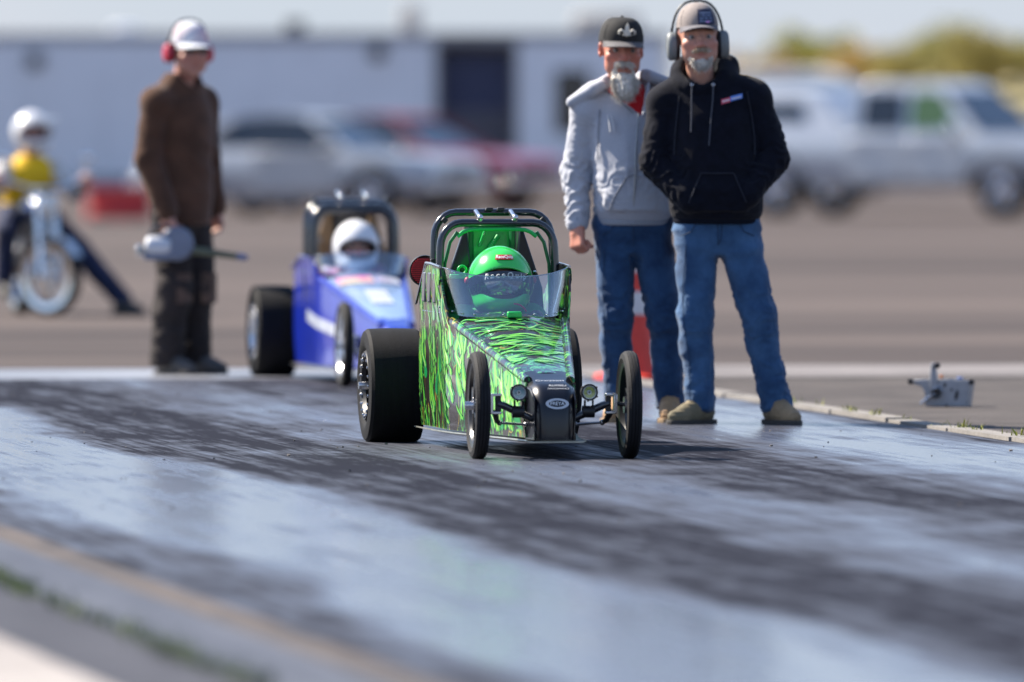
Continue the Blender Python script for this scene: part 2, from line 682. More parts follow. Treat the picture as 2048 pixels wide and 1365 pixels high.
def track_mat():
    """Rubbered drag strip: polished and dull lanes side by side, dragged-out streaks, seams, rubber crumbs."""
    m = bpy.data.materials.new('rubbered_track')
    m.use_nodes = True
    nt = m.node_tree
    L = nt.links.new
    b = nt.nodes['Principled BSDF']
    tc = nn(nt, 'ShaderNodeTexCoord')
    sx = nn(nt, 'ShaderNodeSeparateXYZ')
    L(tc.outputs['Object'], sx.inputs[0])
    # wobble of the lanes along their length
    mpw = nn(nt, 'ShaderNodeMapping')
    mpw.inputs['Scale'].default_value = (0.8, 0.16, 1)
    L(tc.outputs['Object'], mpw.inputs[0])
    nw = nn(nt, 'ShaderNodeTexNoise', Scale=1.0, Detail=4.0, Roughness=0.6)
    L(mpw.outputs[0], nw.inputs['Vector'])
    wob = nn(nt, 'ShaderNodeMath', operation='MULTIPLY_ADD')
    wob.inputs[1].default_value = 0.9
    L(nw.outputs[0], wob.inputs[0])
    L(sx.outputs[0], wob.inputs[2])
    mr = nn(nt, 'ShaderNodeMapRange')
    mr.inputs['From Min'].default_value = 3.5 + 0.45
    mr.inputs['From Max'].default_value = 9.0 + 0.45
    L(wob.outputs[0], mr.inputs['Value'])
    lane = nn(nt, 'ShaderNodeValToRGB')
    cr = lane.color_ramp
    cr.interpolation = 'EASE'
    pts = [(3.5, .35), (3.9, .3), (4.25, .85), (4.95, .9), (5.25, .18), (5.85, .12), (6.2, .42), (6.55, .58), (6.9, .3), (7.4, .12), (7.75, .5), (8.15, .95), (8.6, .75), (8.9, .3)]
    cr.elements[0].position = 0
    cr.elements[0].color = (pts[0][1],) * 3 + (1,)
    cr.elements[1].position = 1
    cr.elements[1].color = (.3, .3, .3, 1)
    for u, a in pts[1:]:
        e = cr.elements.new((u - 3.5) / 5.5)
        e.color = (a, a, a, 1)
    L(mr.outputs[0], lane.inputs[0])
    # dragged streaks, long along the strip
    def streak(su, sv, det, seed):
        mp = nn(nt, 'ShaderNodeMapping')
        mp.inputs['Scale'].default_value = (su, sv, 1)
        mp.inputs['Location'].default_value = (seed, seed * 1.7, 0)
        L(tc.outputs['Object'], mp.inputs[0])
        n = nn(nt, 'ShaderNodeTexNoise', Scale=1.0, Detail=det, Roughness=0.65)
        L(mp.outputs[0], n.inputs['Vector'])
        return n
    s1 = streak(9.0, 0.35, 8.0, 3.1)
    s2 = streak(2.2, 0.9, 5.0, 9.4)
    s3 = streak(1.2, 5.0, 4.0, 5.2)      # cross scuffs from dragging and scraping
    add1 = nn(nt, 'ShaderNodeMath', operation='MULTIPLY_ADD')
    add1.inputs[1].default_value = 1.25
    L(s1.outputs[0], add1.inputs[0])
    L(lane.outputs[0], add1.inputs[2])
    add2 = nn(nt, 'ShaderNodeMath', operation='MULTIPLY_ADD')
    add2.inputs[1].default_value = 0.8
    L(s2.outputs[0], add2.inputs[0])
    L(add1.outputs[0], add2.inputs[2])
    add3 = nn(nt, 'ShaderNodeMath', operation='MULTIPLY_ADD')
    add3.inputs[1].default_value = 0.22
    L(s3.outputs[0], add3.inputs[0])
    L(add2.outputs[0], add3.inputs[2])
    s4 = streak(34.0, 0.7, 5.0, 1.3)     # hairline tyre streaks
    add4 = nn(nt, 'ShaderNodeMath', operation='MULTIPLY_ADD')
    add4.inputs[1].default_value = 1.0
    L(s4.outputs[0], add4.inputs[0])
    L(add3.outputs[0], add4.inputs[2])
    s5 = streak(5.0, 3.2, 8.0, 7.7)      # patchy rubber
    add5 = nn(nt, 'ShaderNodeMath', operation='MULTIPLY_ADD')
    add5.inputs[1].default_value = 0.6
    L(s5.outputs[0], add5.inputs[0])
    L(add4.outputs[0], add5.inputs[2])
    nrm = nn(nt, 'ShaderNodeMapRange')           # 0 dull .. 1 polished
    nrm.inputs['From Min'].default_value = 2.06
    nrm.inputs['From Max'].default_value = 2.84
    L(add5.outputs[0], nrm.inputs['Value'])
    rr = nn(nt, 'ShaderNodeMapRange')
    rr.inputs['To Min'].default_value = 0.75
    rr.inputs['To Max'].default_value = 0.16
    L(nrm.outputs[0], rr.inputs['Value'])
    L(rr.outputs[0], b.inputs['Roughness'])
    sp = nn(nt, 'ShaderNodeMapRange')
    sp.inputs['To Min'].default_value = 0.06
    sp.inputs['To Max'].default_value = 1.0
    L(nrm.outputs[0], sp.inputs['Value'])
    L(sp.outputs[0], b.inputs['Specular IOR Level'])
    c = nn(nt, 'ShaderNodeValToRGB')
    c.color_ramp.elements[0].color = (0.011, 0.011, 0.018, 1)
    c.color_ramp.elements[1].color = (0.09, 0.10, 0.135, 1)
    L(nrm.outputs[0], c.inputs[0])
    # specks of rubber and grit
    sk = nn(nt, 'ShaderNodeTexNoise', Scale=45.0, Detail=2.0)
    L(tc.outputs['Object'], sk.inputs['Vector'])
    skr = nn(nt, 'ShaderNodeValToRGB')
    skr.color_ramp.elements[0].position = 0.3
    skr.color_ramp.elements[0].color = (0.35, 0.35, 0.35, 1)
    skr.color_ramp.elements[1].position = 0.45
    skr.color_ramp.elements[1].color = (1, 1, 1, 1)
    L(sk.outputs[0], skr.inputs[0])
    mx = nn(nt, 'ShaderNodeMix', data_type='RGBA', blend_type='MULTIPLY')
    mx.inputs[0].default_value = 1.0
    L(c.outputs[0], mx.inputs[6])
    L(skr.outputs[0], mx.inputs[7])
    L(mx.outputs[2], b.inputs['Base Color'])
    bp = nn(nt, 'ShaderNodeBump', Strength=0.10, Distance=0.008)
    L(s3.outputs[0], bp.inputs['Height'])
    bp2 = nn(nt, 'ShaderNodeBump', Strength=0.22, Distance=0.004)
    L(sk.outputs[0], bp2.inputs['Height'])
    L(bp.outputs[0], bp2.inputs['Normal'])
    L(bp2.outputs[0], b.inputs['Normal'])
    return m


TRACK = track_mat()
M_LOT = asphalt_mat('lot_asphalt', (0.034, 0.026, 0.025), (0.100, 0.078, 0.070), streak=(0.045, 0.17, 1), rough=0.9, spec=0.25)
M_SHOULDER = asphalt_mat('shoulder_asphalt', (0.04, 0.034, 0.033), (0.085, 0.073, 0.068), streak=(1.5, 1.5, 1), rough=0.9, grain=0.5)
M_CONC = asphalt_mat('concrete_strip', (0.09, 0.08, 0.078), (0.24, 0.22, 0.215), streak=(0.5, 1.6, 1), rough=0.75)
M_PALE = asphalt_mat('pale_concrete', (0.22, 0.20, 0.19), (0.36, 0.33, 0.31), streak=(1.0, 1.0, 1), rough=0.8)
M_SEAM = asphalt_mat('rust_seam', (0.045, 0.042, 0.046), (0.11, 0.090, 0.08), streak=(5, 0.7, 1), rough=0.9)
M_DULL = asphalt_mat('edge_asphalt', (0.05, 0.052, 0.065), (0.085, 0.088, 0.105), streak=(3, 0.4, 1), rough=0.55, spec=0.4)

g = sheet_obj('ground', -2600, 2600, -300, 5200, 0.0, M_LOT)
sheet_obj('shoulder', 9.02, 30.0, 22, 58.6, 0.004, M_SHOULDER)
sheet_obj('drag_strip', 3.74, 8.9, 26.5, 58.9, 0.004, TRACK)
sheet_obj('burnout_box', -4.0, 8.9, 58.9, 61.2, 0.004, asphalt_mat('wet_concrete', (0.10, 0.105, 0.12), (0.30, 0.31, 0.34), streak=(0.5, 2.0, 1), rough=0.42, spec=0.6))
sheet_obj('concrete_path', 8.9, 40.0, 58.6, 61.6, 0.008, M_CONC)
sheet_obj('seam_strip', 3.60, 3.74, 26.5, 58.9, 0.004, M_SEAM)
sheet_obj('inner_lane_edge', 3.28, 3.60, 26.5, 58.9, 0.004, M_DULL)
sheet_obj('median', 2.93, 3.28, 26.5, 58.9, 0.003, asphalt_mat('median_asphalt', (0.03, 0.031, 0.042), (0.055, 0.056, 0.07), streak=(3, 1, 1), rough=0.8))
sheet_obj('median_slab', -12.0, 2.93, 26.5, 58.9, 0.004, M_PALE)
sheet_obj('near_slab', -12.0, 3.9, 20.0, 26.5, 0.004, M_PALE)
sheet_obj('near_lane', 3.9, 9.0, 20.0, 26.5, 0.004, TRACK)

# concrete edging on the far side of the lane: cast lengths, each with its own edges
edge_root = link('lane_kerb', MB().box((8.96, 40, 0.0), (0.10, 37, 0.006)).mesh('lane_kerb'), M_CONC, kind='structure')
edge_root.rotation_euler = (0, 0, TH)
kb = MB().box((0, 0, 0), (0.11, 1.46, 0.03)).mesh('kerb_stone')
kb.materials.append(mat('kerb_concrete', (0.20, 0.185, 0.17), rough=0.85, var=0.2, vscale=9, bump=0.4, bscale=40))
for i in range(10):
    o = link('kerb_stone', kb, None, edge_root)
    o.location = (8.96 + random.uniform(-.008, .008), 44.8 + i * 1.5, 0.006 + random.uniform(-.004, .004))
    o.rotation_euler = (0, 0, random.uniform(-.006, .006))


def weeds(name, spots, label, h=0.05, col=((0.30, 0.30, 0.03), (0.16, 0.2, 0.03))):
    """Small blades growing from a crack: one mass."""
    vs, fs = [], []
    for (u, v, n, r, hh) in spots:
        for _ in range(n):
            x0, y0 = u + random.gauss(0, r * .35), v + random.gauss(0, r)
            x, y = xy(x0, y0)
            a, l = random.uniform(0, 6.28), hh * random.uniform(.4, 1.2)
            w = random.uniform(.002, .005)
            lean = random.uniform(.1, .7) * l
            k = len(vs)
            dx, dy = math.cos(a), math.sin(a)
            vs += [(x - dy * w, y + dx * w, 0.002), (x + dy * w, y - dx * w, 0.002), (x + dx * lean * .4 + dy * w * .8, y + dy * lean * .4 - dx * w * .8, l * .6), (x + dx * lean, y + dy * lean, l)]
            fs += [(k, k + 1, k + 2), (k, k + 2, k + 3)]
    me = bpy.data.meshes.new(name)
    me.from_pydata(vs, [], fs)
    return link(name, me, mat(name + '_green', col[0], rough=0.6, col2=col[1], vscale=3), label=label, cat='weeds', kind='stuff')


sp = []
for i in range(16):
    sp.append((8.96 + random.uniform(-.02, .08), 46.5 + i * 0.42 + random.uniform(-.2, .2), random.choice((4, 10, 26)), .05, random.uniform(.025, .06)))
weeds('kerb_weeds', sp, 'yellow green weeds sprouting along the pale concrete kerb')
sp = [(3.28 + random.uniform(-.02, .02), 27 + i * .13, random.choice((8, 20, 34)), .06, random.uniform(.02, .05)) for i in range(70)]
weeds('crack_weeds', sp, 'dark green weeds in the crack beside the near lane edge', col=((0.07, 0.11, 0.02), (0.03, 0.06, 0.015)))

# rubber crumbs and pebbles thrown on the strip
crumb = MB()
for i in range(200):
    u, v = random.uniform(4.0, 9.6), random.uniform(33, 56)
    if u > 8.9 and random.random() < .3:
        continue
    x, y = xy(u, v)
    s_ = random.choice((.0025, .003, .004, .006))
    crumb.box((x, y, .004 + s_ * .5), (s_ * random.uniform(1, 2.5), s_ * random.uniform(1, 2), s_), rz=random.uniform(0, 3), rx=random.uniform(-.4, .4))
crumb.build('rubber_crumbs', mat('crumb_rubber', (0.02, 0.02, 0.022), rough=0.8, col2=(0.25, 0.22, 0.2), vscale=3), smooth=0, label='scattered rubber crumbs and grit on the strip', cat='crumbs', kind='stuff')

# ================================================================== junior dragsters
def flame_mat(name, dark, c_mid, c_hi, c_line, coat=1.0, scale=(1.0, 0.30, 0.8), line=0.40, n_scale=7.0):
    """Airbrushed flames: licks of colour over gloss black, smooth dark ribbons with a thin gold outline."""
    m = bpy.data.materials.new(name)
    m.use_nodes = True
    nt = m.node_tree
    L = nt.links.new
    b = nt.nodes['Principled BSDF']
    b.inputs['Roughness'].default_value = 0.28
    b.inputs['Coat Weight'].default_value = coat
    b.inputs['Coat Roughness'].default_value = 0.05
    tc = nn(nt, 'ShaderNodeTexCoord')
    mp = nn(nt, 'ShaderNodeMapping')
    mp.inputs['Scale'].default_value = scale
    L(tc.outputs['Object'], mp.inputs[0])
    n1 = nn(nt, 'ShaderNodeTexNoise', Scale=n_scale, Detail=2.0, Roughness=0.45, Distortion=3.4)
    L(mp.outputs[0], n1.inputs['Vector'])
    r1 = nn(nt, 'ShaderNodeValToRGB')
    cr = r1.color_ramp
    cr.elements[0].position = 0.36
    cr.elements[0].color = (*dark, 1)
    cr.elements[1].position = 0.375
    cr.elements[1].color = (*c_mid, 1)
    for p, c in ((0.39, c_mid), (0.40, dark), (0.50, dark), (0.51, c_mid), (0.525, c_hi), (0.55, c_hi), (0.56, c_mid), (0.57, dark), (0.64, dark), (0.65, c_mid), (0.67, c_hi), (0.72, c_mid)):
        e = cr.elements.new(p)
        e.color = (*c, 1)
    L(n1.outputs[0], r1.inputs[0])
    n2 = nn(nt, 'ShaderNodeTexNoise', Scale=6.5, Detail=0.6, Distortion=1.6)
    L(mp.outputs[0], n2.inputs['Vector'])
    r2 = nn(nt, 'ShaderNodeValToRGB')          # mask of the smooth dark ribbons
    r2.color_ramp.elements[0].position = line
    r2.color_ramp.elements[0].color = (1, 1, 1, 1)
    r2.color_ramp.elements[1].position = line + 0.005
    r2.color_ramp.elements[1].color = (0, 0, 0, 1)
    L(n2.outputs[0], r2.inputs[0])
    r3 = nn(nt, 'ShaderNodeValToRGB')          # the gold line round them
    r3.color_ramp.interpolation = 'CONSTANT'
    r3.color_ramp.elements[0].color = (0, 0, 0, 1)
    r3.color_ramp.elements[1].position = line + 0.002
    r3.color_ramp.elements[1].color = (1, 1, 1, 1)
    e = r3.color_ramp.elements.new(line + 0.010)
    e.color = (0, 0, 0, 1)
    L(n2.outputs[0], r3.inputs[0])
    m1 = nn(nt, 'ShaderNodeMix', data_type='RGBA')
    L(r2.outputs[0], m1.inputs[0])
    L(r1.outputs[0], m1.inputs[6])
    m1.inputs[7].default_value = (dark[0] * 2 + .006, dark[1] * 1.6 + .003, dark[2] * 1.4, 1)
    m2 = nn(nt, 'ShaderNodeMix', data_type='RGBA')
    L(r3.outputs[0], m2.inputs[0])
    L(m1.outputs[2], m2.inputs[6])
    m2.inputs[7].default_value = (*c_line, 1)
    L(m2.outputs[2], b.inputs['Base Color'])
    return m


FLC = ((0.010, 0.010, 0.012), (0.012, 0.32, 0.09), (0.20, 0.62, 0.06), (0.45, 0.33, 0.03))
M_FLAME = flame_mat('flame_paint', *FLC, scale=(0.5, 0.75, 0.36), line=0.40)
M_FLAMEHOOD = flame_mat('flame_paint_hood', FLC[0], (0.012, 0.25, 0.09), (0.10, 0.52, 0.14), FLC[3], scale=(0.55, 1.0, 0.3), line=0.42)
M_TYRE = mat('tyre_rubber', (0.008, 0.008, 0.010), rough=0.78, spec=.35, var=0.35, vscale=14, bump=0.15, bscale=120)
M_SLICK = mat('slick_rubber', (0.004, 0.004, 0.0055), rough=0.75, spec=.25, var=0.45, vscale=6, stretch=(9, 1, 1), bump=0.2, bscale=70)
M_ALU = mat('polished_aluminium', (0.62, 0.62, 0.64), rough=0.22, metal=1.0, var=0.1)
M_STEEL = mat('dull_steel', (0.42, 0.42, 0.44), rough=0.38, metal=1.0, var=0.15)
M_BLKTUBE = mat('black_tube_paint', (0.010, 0.012, 0.020), rough=0.22, coat=0.8, var=0.2)
M_BLACK = mat('black_plastic', (0.012, 0.012, 0.014), rough=0.45, var=0.2)
M_GRAPH = mat('graphite_paint', (0.005, 0.006, 0.012), rough=0.3, spec=.3, coat=.45, var=0.15, vscale=40)
M_GREEN = mat('green_paint', (0.015, 0.52, 0.10), rough=0.3, coat=0.6, var=0.08)
M_DKGREEN = mat('dark_green_paint', (0.005, 0.16, 0.045), rough=0.4, coat=0.3, var=0.15)
M_RED = mat('red_filter_gauze', (0.62, 0.02, 0.035), rough=0.6, var=0.2)
M_WHITE = mat('white_lettering', (0.82, 0.82, 0.82), rough=0.4)
M_CLEAR = clear_mat('clear_lexan', tint=(0.88, 0.94, 1.0), base=0.14, rough=0.03)
M_BOLT = mat('bright_bolt', (0.75, 0.75, 0.76), rough=0.18, metal=1.0)


def wheel(parent, c, R_, w, rim_r, style, side, m_rim, steer=0.0, camber=0.0):
    """A wheel with tyre and rim as its pieces. side: -1 or 1, the outward direction along x."""
    hub = MB().lathe([(-w * .34, .02), (-w * .34, .034), (w * .34, .034), (w * .34, .02)], n=16)
    hub.cyl((side * w * .3, 0, 0), (side * (w * .5 + .022), 0, 0), .02, .016, 14)
    ob = hub.build('wheel', M_ALU, parent)
    ob.location = c
    ob.rotation_euler = (0, camber, steer)
    t = MB()
    if style == 'slick':
        h = w / 2
        t.lathe([(-h * .78, rim_r), (-h * .98, rim_r + .03), (-h * 1.03, R_ * .80), (-h * .97, R_ * .95), (-h * .86, R_ * .992), (-h * .4, R_), (0, R_ + .001), (h * .4, R_), (h * .86, R_ * .992), (h * .97, R_ * .95), (h * 1.03, R_ * .80), (h * .98, rim_r + .03), (h * .78, rim_r)], n=72, closed=False)
        # two shallow tread grooves read as steps in the profile
        t.build('tyre', M_SLICK, ob)
        r = MB()
        r.lathe([(h * .80, rim_r - .02), (h * .95, rim_r - .006), (h * .99, rim_r + .008), (h * .90, rim_r + .014), (-h * .9, rim_r + .014), (-h * .99, rim_r + .008), (-h * .95, rim_r - .008), (-h * .80, rim_r - .02)], n=48, closed=False)
        r.lathe([(side * h * .35, .03), (side * h * .45, rim_r - .012), (side * h * .35, rim_r - .012), (side * h * .25, .03)], n=40, closed=False)
        r.build('rim', m_rim, ob)
        bl = MB()
        for k in range(20):
            a = 2 * math.pi * k / 20
            bl.cyl((side * h * .88, math.cos(a) * (rim_r - .004), math.sin(a) * (rim_r - .004)), (side * h * 1.02, math.cos(a) * (rim_r - .004), math.sin(a) * (rim_r - .004)), .008, .006, 8)
        bl.build('rim_bolts', M_BOLT, ob, kind='stuff')
    else:
        h = w / 2
        t.lathe([(-h * .62, rim_r), (-h * .8, rim_r + .012), (-h, R_ - .03), (-h * .86, R_ - .010), (-h * .5, R_ - .002), (-h * .42, R_ - .004), (-h * .36, R_ - .001), (-h * .06, R_), (0, R_ - .003), (h * .06, R_), (h * .36, R_ - .001), (h * .42, R_ - .004), (h * .5, R_ - .002), (h * .86, R_ - .010), (h, R_ - .03), (h * .8, rim_r + .012), (h * .62, rim_r)], n=72, closed=False)
        t.build('tyre', M_TYRE, ob)
        r = MB()
        r.lathe([(-h * .62, rim_r - .012), (-h * .74, rim_r + .004), (-h * .5, rim_r + .006), (h * .5, rim_r + .006), (h * .74, rim_r + .004), (h * .62, rim_r - .012), (0, rim_r - .026), (-h * .62, rim_r - .012)], n=56, closed=False)
        for k in range(5):
            a = 2 * math.pi * k / 5 + .3
            ca, sa = math.cos(a), math.sin(a)
            da = .20
            for q in (-da, da):
                r.tube([(side * .012, ca * .026, sa * .026), (side * .004, math.cos(a + q) * (rim_r - .01), math.sin(a + q) * (rim_r - .01))], [.009, .006], 8)
        r.build('rim', m_rim, ob)
    return ob


def dragster(name, loc, rz, label, pal, hero=True):
    """y runs from the front axle (0) to the rear axle (2.42); x is across."""
    T = empty(name, loc, rz, label, 'dragster')
    WB, FT, RT = 2.42, 0.305, 0.33
    PT = .75 if hero else .63

    def hw(s):                       # half width of the body
        return 0.085 + (0.245 - 0.085) * min(max((s - 0.02) / 1.25, 0), 1)

    def zt(s):                       # ridge height
        return 0.296 + (0.525 - 0.296) * min(max((s - 0.06) / 1.21, 0), 1)
    # ---- side panels
    for sg in (-1, 1):
        rows = []
        for s in [.10, .2, .35, .5, .65, .8, .95, 1.1, 1.25, 1.32, 1.38, 1.5, 1.7, 1.9, 2.04, 2.10]:
            top = zt(s)
            if s > 1.26:
                top = 0.525 + (PT - 0.525) * min(1, (s - 1.26) / 0.10)
                if s > 1.38:
                    top = PT + .01 * math.sin((s - 1.38) * 4)
                if s > 1.8:
                    top -= (s - 1.8) * (.55 if hero else .2)
            row = []
            for k in range(9):
                q = k / 8
                z = 0.085 + (top - 0.085) * q
                bul = .010 * math.sin(q * math.pi) + .024 * min(1, max(0, (z - .5) / .2))
                row.append((sg * (hw(s) + bul), s, z))
            rows.append(row)
        MB().sheet(rows, .007).build('side_panel', pal['side'], T, smooth=50)
        # rolled ridge tube along the top of the panel
        MB().tube([(sg * (hw(s) - .012), s, zt(s) + .004) for s in (.12, .4, .7, 1.0, 1.27)], .0185, 12).build('ridge_tube', pal['ridge'], T)
        MB().tube([(sg * (hw(s) + .024), s, PT + .002 + .01 * math.sin((s - 1.38) * 4) - max(0, s - 1.8) * (.55 if hero else .2)) for s in (1.37, 1.5, 1.65, 1.8, 1.95, 2.1)], .006, 8).build('panel_edge', pal['edge'], T)
        if hero:
            for s in (1.52, 1.68, 1.84):
                lv = MB()
                lv.prism([(s - .05, .725), (s + .03, .725), (s + .045, .60), (s - .03, .60)], sg * .262, sg * .276, axis='X')
                lv.build('louver', pal['louver'], T, bevel=.006)
    # ---- hood
    rows = []
    for s in [.20, .35, .55, .75, .95, 1.1, 1.2, 1.3, 1.38]:
        row = []
        for k in range(11):
            q = -1 + 2 * k / 10
            w = hw(s) - .014
            row.append((q * w, s, zt(s) + .002 + .03 * (1 - q * q) * (0.4 + .6 * s)))
        rows.append(row)
    MB().sheet(rows, .006).build('hood', pal['hood'], T, smooth=60)
    # ---- nose cone
    prof = [(.24, zt(.24) + .016, 0, 1), (.15, zt(.15) + .013, 0, 1), (.09, zt(.09) + .008, 0, 1), (.045, .303, -.15, 1), (.012, .290, -.35, .93), (-.016, .270, -.55, .83), (-.037, .242, -.8, .6), (-.050, .205, -.95, .3), (-.057, .16, -1, .1), (-.060, .115, -1, .05), (-.060, .078, -1, 0)]
    rows = []
    for s, z, ny, nz in prof:
        row = []
        for k in range(17):
            q = -1 + 2 * k / 16
            w = hw(max(s, 0.0)) - (.0 if s > 0 else .002 + .010 * (.26 - z) / .18)
            e = .028 * max(0, (abs(q) - .5) / .5) ** 2 + (.010 * (1 - q * q) * 0)
            row.append((q * w, s - ny * e, z - nz * e))
        rows.append(row)
    MB().sheet(rows, .006).build('nose_cone', pal['nose'], T, smooth=60)
    for sg in (-1, 1):
        MB().sheet([[(sg * (hw(max(s, 0)) - .003), s + .012, z) for z in np.linspace(.078, min(zt(max(s, .02)), zz) - .012, 4)] for s, zz in ((-.05, .25), (-.02, .27), (.03, .3), (.11, .31))], .004).build('nose_side', pal['nose'], T)
    # ---- belly pan with a turned lip
    pan = []
    for s in (-.075, 0, .3, .7, 1.1, 1.5, 1.9, 2.13):
        w = hw(s) + (.035 if s < .1 else .028)
        pan.append([(x * w, s, .071 + (.006 if abs(x) == 1 else 0)) for x in (-1, -.9, 0, .9, 1)])
    MB().sheet(pan, .006).build('belly_pan', pal['pan'], T, smooth=30)
    # ---- front axle, spindles, steering
    MB().tube([(-.225, 0.01, .222), (-.20, 0.01, .215), (-.09, .02, .165), (0, .02, .158), (.09, .02, .165), (.20, .01, .215), (.225, .01, .222)], .0155, 12).build('front_axle', M_BLKTUBE, T)
    st = R(-1.5)
    for sg in (-1, 1):
        k = MB()
        cx = sg * .238
        k.box((cx + sg * .012, .01, .222), (.014, .034, .078))
        k.box((cx - sg * .008, .01, .222 + .036), (.042, .034, .011))
        k.box((cx - sg * .008, .01, .222 - .036), (.042, .034, .011))
        k.build('spindle', M_ALU, T, bevel=.003)
        MB().box((cx - sg * .016, .01, .222), (.022, .022, .060)).cyl((cx + sg * .018, .01, .222), (sg * FT, 0, .2165), .009, .009, 10).build('king_pin', M_BLACK, T, bevel=.002)
        MB().tube([(cx - sg * .005, .015, .19), (cx - sg * .016, .055, .155), (cx - sg * .028, .075, .145)], [.013, .011, .009], 8).build('steering_arm', M_BLACK, T)
        MB().cyl((cx - sg * .03, .075, .145), (sg * .075, .08, .135), .0055, .0055, 8).ball((cx - sg * .03, .075, .145), .012).ball((sg * .1, .08, .138), .010).build('tie_rod', M_STEEL, T)
        wheel(T, (sg * FT, 0, .2165), .2165, .062, .165, 'front', sg, pal['frim'], steer=st)
        wheel(T, (sg * RT, WB, .24), .24, .235, .135, 'slick', sg, pal['rrim'])
        if hero:
            lc = (sg * .142, -.012, .268)
            lm = MB().tube([(lc[0], .006, .196), (lc[0] - .016, -.002, .215), (lc[0] - .016, -.004, .236)], .0045, 8).tube([(lc[0], .006, .196), (lc[0] + .016, -.002, .215), (lc[0] + .016, -.004, .236)], .0045, 8)
            lm.cyl((lc[0] - .024, .012, .190), (lc[0] + .024, .012, .190 + sg * .0), .024, .024, 12)
            lm.build('light_bracket', M_BLACK, T)
            hl = MB().lathe([(.052, .012), (.05, .026), (.03, .032), (0, .034), (-.014, .034), (-.014, .0275), (.004, .0265)], c=lc, axis='Y', n=28, closed=False)
            for q in (35, 145, 260, 330):
                hl.ball((lc[0] + .035 * math.cos(R(q)), lc[1] - .008, lc[2] + .035 * math.sin(R(q))), .0045, 6, 4)
            hl = hl.build('headlight', M_BLACK, T)
            MB().lathe([(.012, .002), (.012, .008), (-.004, .022), (-.009, .0275)], c=lc, axis='Y', n=28, closed=False).build('reflector', mat('headlight_reflector_%d' % sg, (.80, .82, .30) if sg > 0 else (.55, .74, .78), rough=.25, metal=.15, coat=.5), hl)
            MB().lathe([(-.0085, .0235), (-.0105, .0275), (-.006, .0275)], c=lc, axis='Y', n=28, closed=False).build('lamp_ring', M_WHITE, hl)
            MB().lathe([(-.004, .001), (-.004, .0095), (-.001, .0095), (-.001, .001)], c=lc, axis='Y', n=18).build('lamp_die', M_WHITE, hl)
            MB().lathe([(-.0055, .0005), (-.0055, .004), (-.003, .004)], c=lc, axis='Y', n=12, closed=True).build('lamp_core', M_BLACK, hl)
            MB().lathe([(-.0105, .0005), (-.0115, .0272), (-.009, .0272), (-.008, .0005)], c=lc, axis='Y', n=28).build('lens', clear_mat('lamp_lens', tint=(.97, 1, 1), base=.03), hl)
    MB().cyl((-RT + .1, WB, .24), (RT - .1, WB, .24), .016, .016, 12).build('rear_axle', M_STEEL, T)
    # ---- windshield
    rows, zb = [], []
    for k in range(25):
        ph = R(-90 + 180 * k / 24)
        x, s = .246 * math.sin(ph), 1.39 - .22 * math.cos(ph) ** .9 if math.cos(ph) > 0 else 1.39
        q = abs(math.sin(ph))
        low = zt(s) + .03 * (1 - min(1, (x / .235) ** 2)) * (.4 + .6 * s) + .012 + .03 * q ** 6
        high = (.712 + .038 * q ** 3) if hero else (.665 - .02 * q ** 3)
        rows.append([(x * (1 + .06 * j / 6 * q), s + .075 * j / 6 * (1 - q ** 4), low + (high - low) * j / 6) for j in range(7)])
    ws = MB().sheet(rows, .003).build('windshield', M_CLEAR, T, smooth=60)
    MB().tube([r_[6] for r_ in rows], .0026, 6).build('windshield_edge', clear_mat('lexan_edge', tint=(.75, .8, .85), base=.35, rough=.15), ws)
    rv = MB()
    for k in range(1, 24, 2):
        p = rows[k][0]
        rv.ball((p[0] * 1.008, p[1] - .004, p[2] + .012), .0045, 8, 5)
    for sg in (-1, 1):
        for q in range(6):
            rv.ball((sg * .270, 1.385 + .004 * q, .585 + (.028 if hero else .007) * q), .004, 8, 5)
        for s in [1.36 + .07 * i for i in range(9)]:
            rv.ball((sg * .262, s, .562), .0042, 6, 4)
        for s in [.2 + .12 * i for i in range(9)]:
            rv.ball((sg * (hw(s) + .006), s, zt(s) - .03), .0035, 6, 4)
    rv.build('rivets', M_BOLT, T, kind='stuff')
    # ---- roll cage
    def hoop(w, s, zlo, ztop, rr, lean):
        pts = [(-w * .93, s, zlo), (-w * .965, s + lean * .3, zlo + (ztop - zlo) * .55), (-w * .97, s + lean * .4, zlo + (ztop - zlo) * .72)]
        for k in range(7):
            a = R(180 - 15 * k)
            pts.append((-w * .60 + math.cos(a) * w * .36, s + lean * (.6 + .4 * math.sin(a)), ztop - w * .42 + math.sin(a) * w * .42))
        pts += [(-x, y, z) for x, y, z in pts[::-1]]
        return MB().tube(pts, rr, 12)
    cage = hoop(.248 if hero else .235, 1.575, .30, .930 if hero else .89, .0165 if hero else .033, .02)
    cage = cage.build('roll_hoop', M_BLKTUBE, T)
    hoop(.256 if hero else .245, 1.70, .30, .972 if hero else .915, .0155 if hero else .03, .03).build('rear_hoop', M_BLKTUBE, T)
    pad = []
    for k in range(15):
        q = -1 + 2 * k / 14
        pad.append((q * .165, 1.60, .905 - .012 * abs(q) ** 3 - .02 * max(0, abs(q) - .8) * 5))
    MB().tube(pad, .0085, 8).build('hoop_pad', pal['pad'], T)
